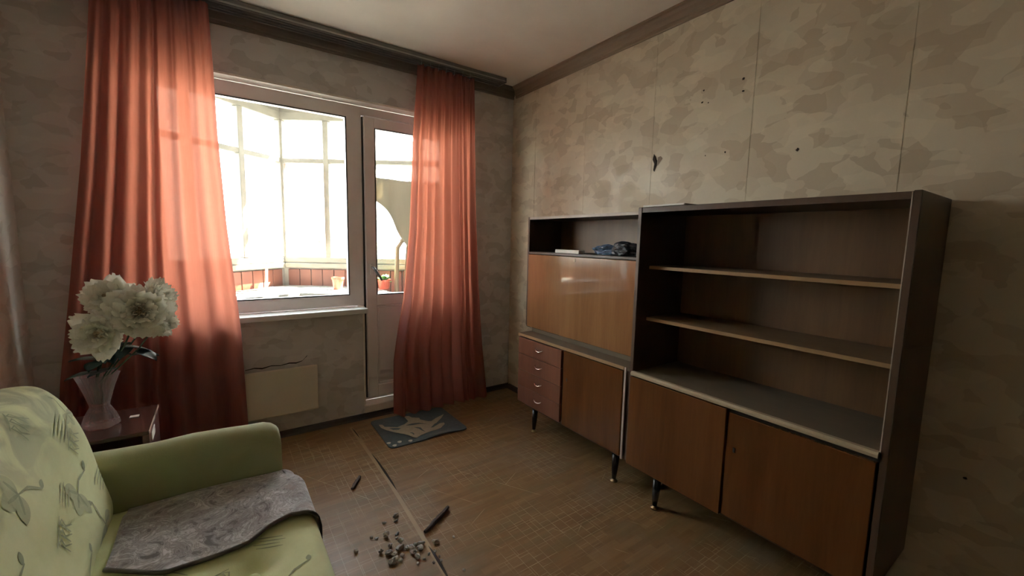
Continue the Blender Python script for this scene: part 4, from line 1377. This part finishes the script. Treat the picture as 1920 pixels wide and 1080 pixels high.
def peony(label, head, nrm, R, seed, base):
    head, nrm = Vector(head), Vector(nrm).normalized()
    t = thing('peony', label, 'flower', base, 'cream artificial peonies in the glass vase')
    rnd = random.Random(seed)
    s0 = nrm.cross(Vector((0, 0, 1)))
    if s0.length < .05: s0 = Vector((1, 0, 0))
    s0.normalize(); s1 = nrm.cross(s0).normalized()
    # layered petals, outer ones open, inner ones cupped
    for lay, (n, rad, open_, Lk, Wk) in enumerate(((8, .12, 1.45, 1.0, .50), (8, .10, 1.12, .92, .46), (7, .08, .82, .78, .40), (6, .06, .52, .60, .32), (5, .03, .25, .44, .24))):
        for k in range(n):
            a = 2 * PI * (k + .5 * (lay % 2)) / n + rnd.uniform(-.22, .22)
            rd = s0 * math.cos(a) + s1 * math.sin(a)
            op = open_ + rnd.uniform(-.16, .16)
            ax = (rd * math.sin(op) + nrm * math.cos(op)).normalized()
            upd = (nrm * math.sin(op) - rd * math.cos(op)).normalized()
            sd = ax.cross(upd).normalized()
            bm = bmesh.new()
            make_petal(bm, head + rd * rad * R * .4 - nrm * R * .30, ax, sd, upd, R * Lk * rnd.uniform(.9, 1.12) * 1.05, R * Wk * rnd.uniform(.9, 1.15), rnd.uniform(.12, .34), R * .050, rnd)
            obj('petal', bm, MT['petal'] if lay < 4 else MT['petal_heart'], t, True)
    # calyx, stem
    neck = Vector((VX, VY, VZ + .17)) + Vector(((base[0] - VX) * .6, (base[1] - VY) * .6, 0))
    b0 = Vector(base)
    p3 = head - nrm * R * .3
    mid = (neck + p3) / 2 + Vector(((p3.x - neck.x) * .15, (p3.y - neck.y) * .15, .02))
    bm = bmesh.new()
    tube(bm, [b0, neck, mid, p3], [.0028, .003, .003, .0035], 6)
    obj('stem', bm, MT['stem'], t, True)
    # two leaves on the stem
    for k in range(3):
        a = rnd.uniform(0, 2 * PI)
        d = Vector((math.cos(a), math.sin(a), rnd.uniform(-.1, .5))).normalized()
        c0 = mid.lerp(neck, rnd.uniform(.0, .6))
        sd = d.cross(Vector((0, 0, 1))).normalized(); up2 = sd.cross(d)
        bm = bmesh.new()
        def lf2(u, v, c0=c0, d=d, sd=sd, up2=up2):
            s = v * 2 - 1
            return c0 + d * .085 * u + sd * s * .026 * math.sin(PI * (u * .96 + .03)) ** .8 + up2 * (-.03 * u * u + .006 * abs(s))
        shell(bm, 8, 4, lf2, .0010)
        obj('leaf', bm, MT['leaf'], t, True)
    return t
ZS = VZ + .097
peony('cream peony highest at the left of the bouquet', (-.340, 2.10, 1.050), (-.25, -.75, .45), .080, 1, (VX - .006, VY - .004, ZS))
peony('cream peony lowest at the left of the bouquet', (-.365, 2.05, .925), (-.25, -.85, .10), .082, 2, (VX - .010, VY - .010, ZS))
peony('large cream peony at the middle front of the bouquet', (-.245, 2.03, 1.000), (.25, -.90, .22), .094, 3, (VX + .004, VY - .010, ZS))
peony('cream peony at the upper right of the bouquet', (-.190, 2.11, 1.045), (.75, -.25, .40), .078, 4, (VX + .012, VY + .004, ZS))
peony('small cream peony lowest at the right of the bouquet', (-.185, 2.08, .945), (.80, -.45, -.05), .058, 5, (VX + .012, VY - .002, ZS))

# ================================================================ debris on the floor
CR = [(0.508, 1.514), (0.407, 1.654), (0.482, 1.698), (0.501, 1.688), (0.538, 1.676), (0.62, 1.784), (0.607, 1.747), (0.558, 1.763), (0.583, 1.664), (0.572, 1.639), (0.577, 1.605), (0.532, 1.609), (0.49, 1.595), (0.515, 1.571), (0.531, 1.552), (0.556, 1.53), (0.52, 1.513), (0.542, 1.509), (0.589, 1.558), (0.603, 1.538), (0.624, 1.557), (0.645, 1.548), (0.633, 1.526), (0.606, 1.504), (0.603, 1.486), (0.623, 1.463), (0.592, 1.453), (0.601, 1.524), (0.607, 1.557), (0.649, 1.476), (0.676, 1.474), (0.7, 1.521), (0.779, 1.511), (0.728, 1.325), (0.645, 1.421), (0.676, 1.417), (0.679, 1.441), (0.561, 1.571)]
SZC = {0: .013, 5: .012, 16: .014, 17: .011, 31: .015, 1: .012, 12: .010, 4: .012, 13: .013, 14: .013}
CL = {1: 'plaster crumb lying alone, nearest the sofa seat', 2: 'leftmost of the three dark crumbs in a row before the heap',
      3: 'tiny middle one of three dark crumbs in a row before the heap', 4: 'flat dark crumb at the right of the row of three before the heap',
      5: 'dark crumb farthest from the camera, left of the long stick', 6: 'small crumb just in front of the farthest dark crumb',
      7: 'pale crumb left of the farthest pair of crumbs', 12: 'rounded crumb left of the heap, between it and the lone crumb',
      32: 'tiny brownish crumb right of the long stick', 33: 'tiny crumb nearest the camera, right of the floor split',
      31: 'rounded grey crumb right of the floor joint below the stick', 16: 'largest crumb at the near left corner of the heap',
      29: 'tiny crumb on the right edge of the floor split, upper one', 30: 'tiny crumb right of the floor split beside another'}
rc = random.Random(17)
for k, (x, y) in enumerate(CR):
    big = k in (0, 10, 11, 13, 14, 18, 19, 20, 21, 22, 24, 27, 28, 37)
    r = SZC.get(k, .012 if big else .007)
    r *= rc.uniform(.85, 1.2)
    bm = bmesh.new()
    bmesh.ops.create_icosphere(bm, subdivisions=2, radius=1)
    sx, sy, sz_ = rc.uniform(.7, 1.5), rc.uniform(.6, 1.1), rc.uniform(.45, .8)
    ra_ = rc.uniform(0, PI)
    for v in bm.verts:
        p = v.co * (1 + .55 * mnoise.noise(v.co * 1.7 + Vector((k * 3.1, 0, 0))))
        p = Vector((p.x * sx, p.y * sy, p.z * sz_)) * r
        v.co = Vector((p.x * math.cos(ra_) - p.y * math.sin(ra_), p.x * math.sin(ra_) + p.y * math.cos(ra_), p.z))
    zm = min(v.co.z for v in bm.verts)
    for v in bm.verts: v.co += Vector((x, y, .0012 - zm + (.0015 if .64 < x < .70 else 0)))
    o = obj('plaster_crumb', bm, MT['crumb'] if rc.random() < .55 else MT['crumb_dark'], None, False, origin=(x, y, 0))
    tag(o, CL.get(k, 'grey plaster crumb in the dense heap beside the floor joint'), 'rubble', 'plaster crumbs on the floor')
def stick(p0, p1, r, label):
    bm = bmesh.new()
    pts = []
    n = 9
    for k in range(n):
        q = k / (n - 1)
        pts.append((p0[0] + (p1[0] - p0[0]) * q + .002 * math.sin(k * 2.1), p0[1] + (p1[1] - p0[1]) * q + .002 * math.cos(k * 1.7), r * 1.05 + .0012))
    tube(bm, pts, [r * (.55 + .45 * math.sin(PI * (k + 1.0) / (n + 1)) + .08 * math.sin(k * 2.7)) for k in range(n)], 7)
    o = obj('stick', bm, MT['stick'], None, False, origin=((p0[0] + p1[0]) / 2, (p0[1] + p1[1]) / 2, 0))
    tag(o, label, 'stick')
stick((.684, 1.597), (.848, 1.70), .011, 'long dark stick on the floor beside the plaster crumbs')
stick((.503, 2.099), (.568, 2.194), .010, 'short dark stick on the floor between sofa and rug')
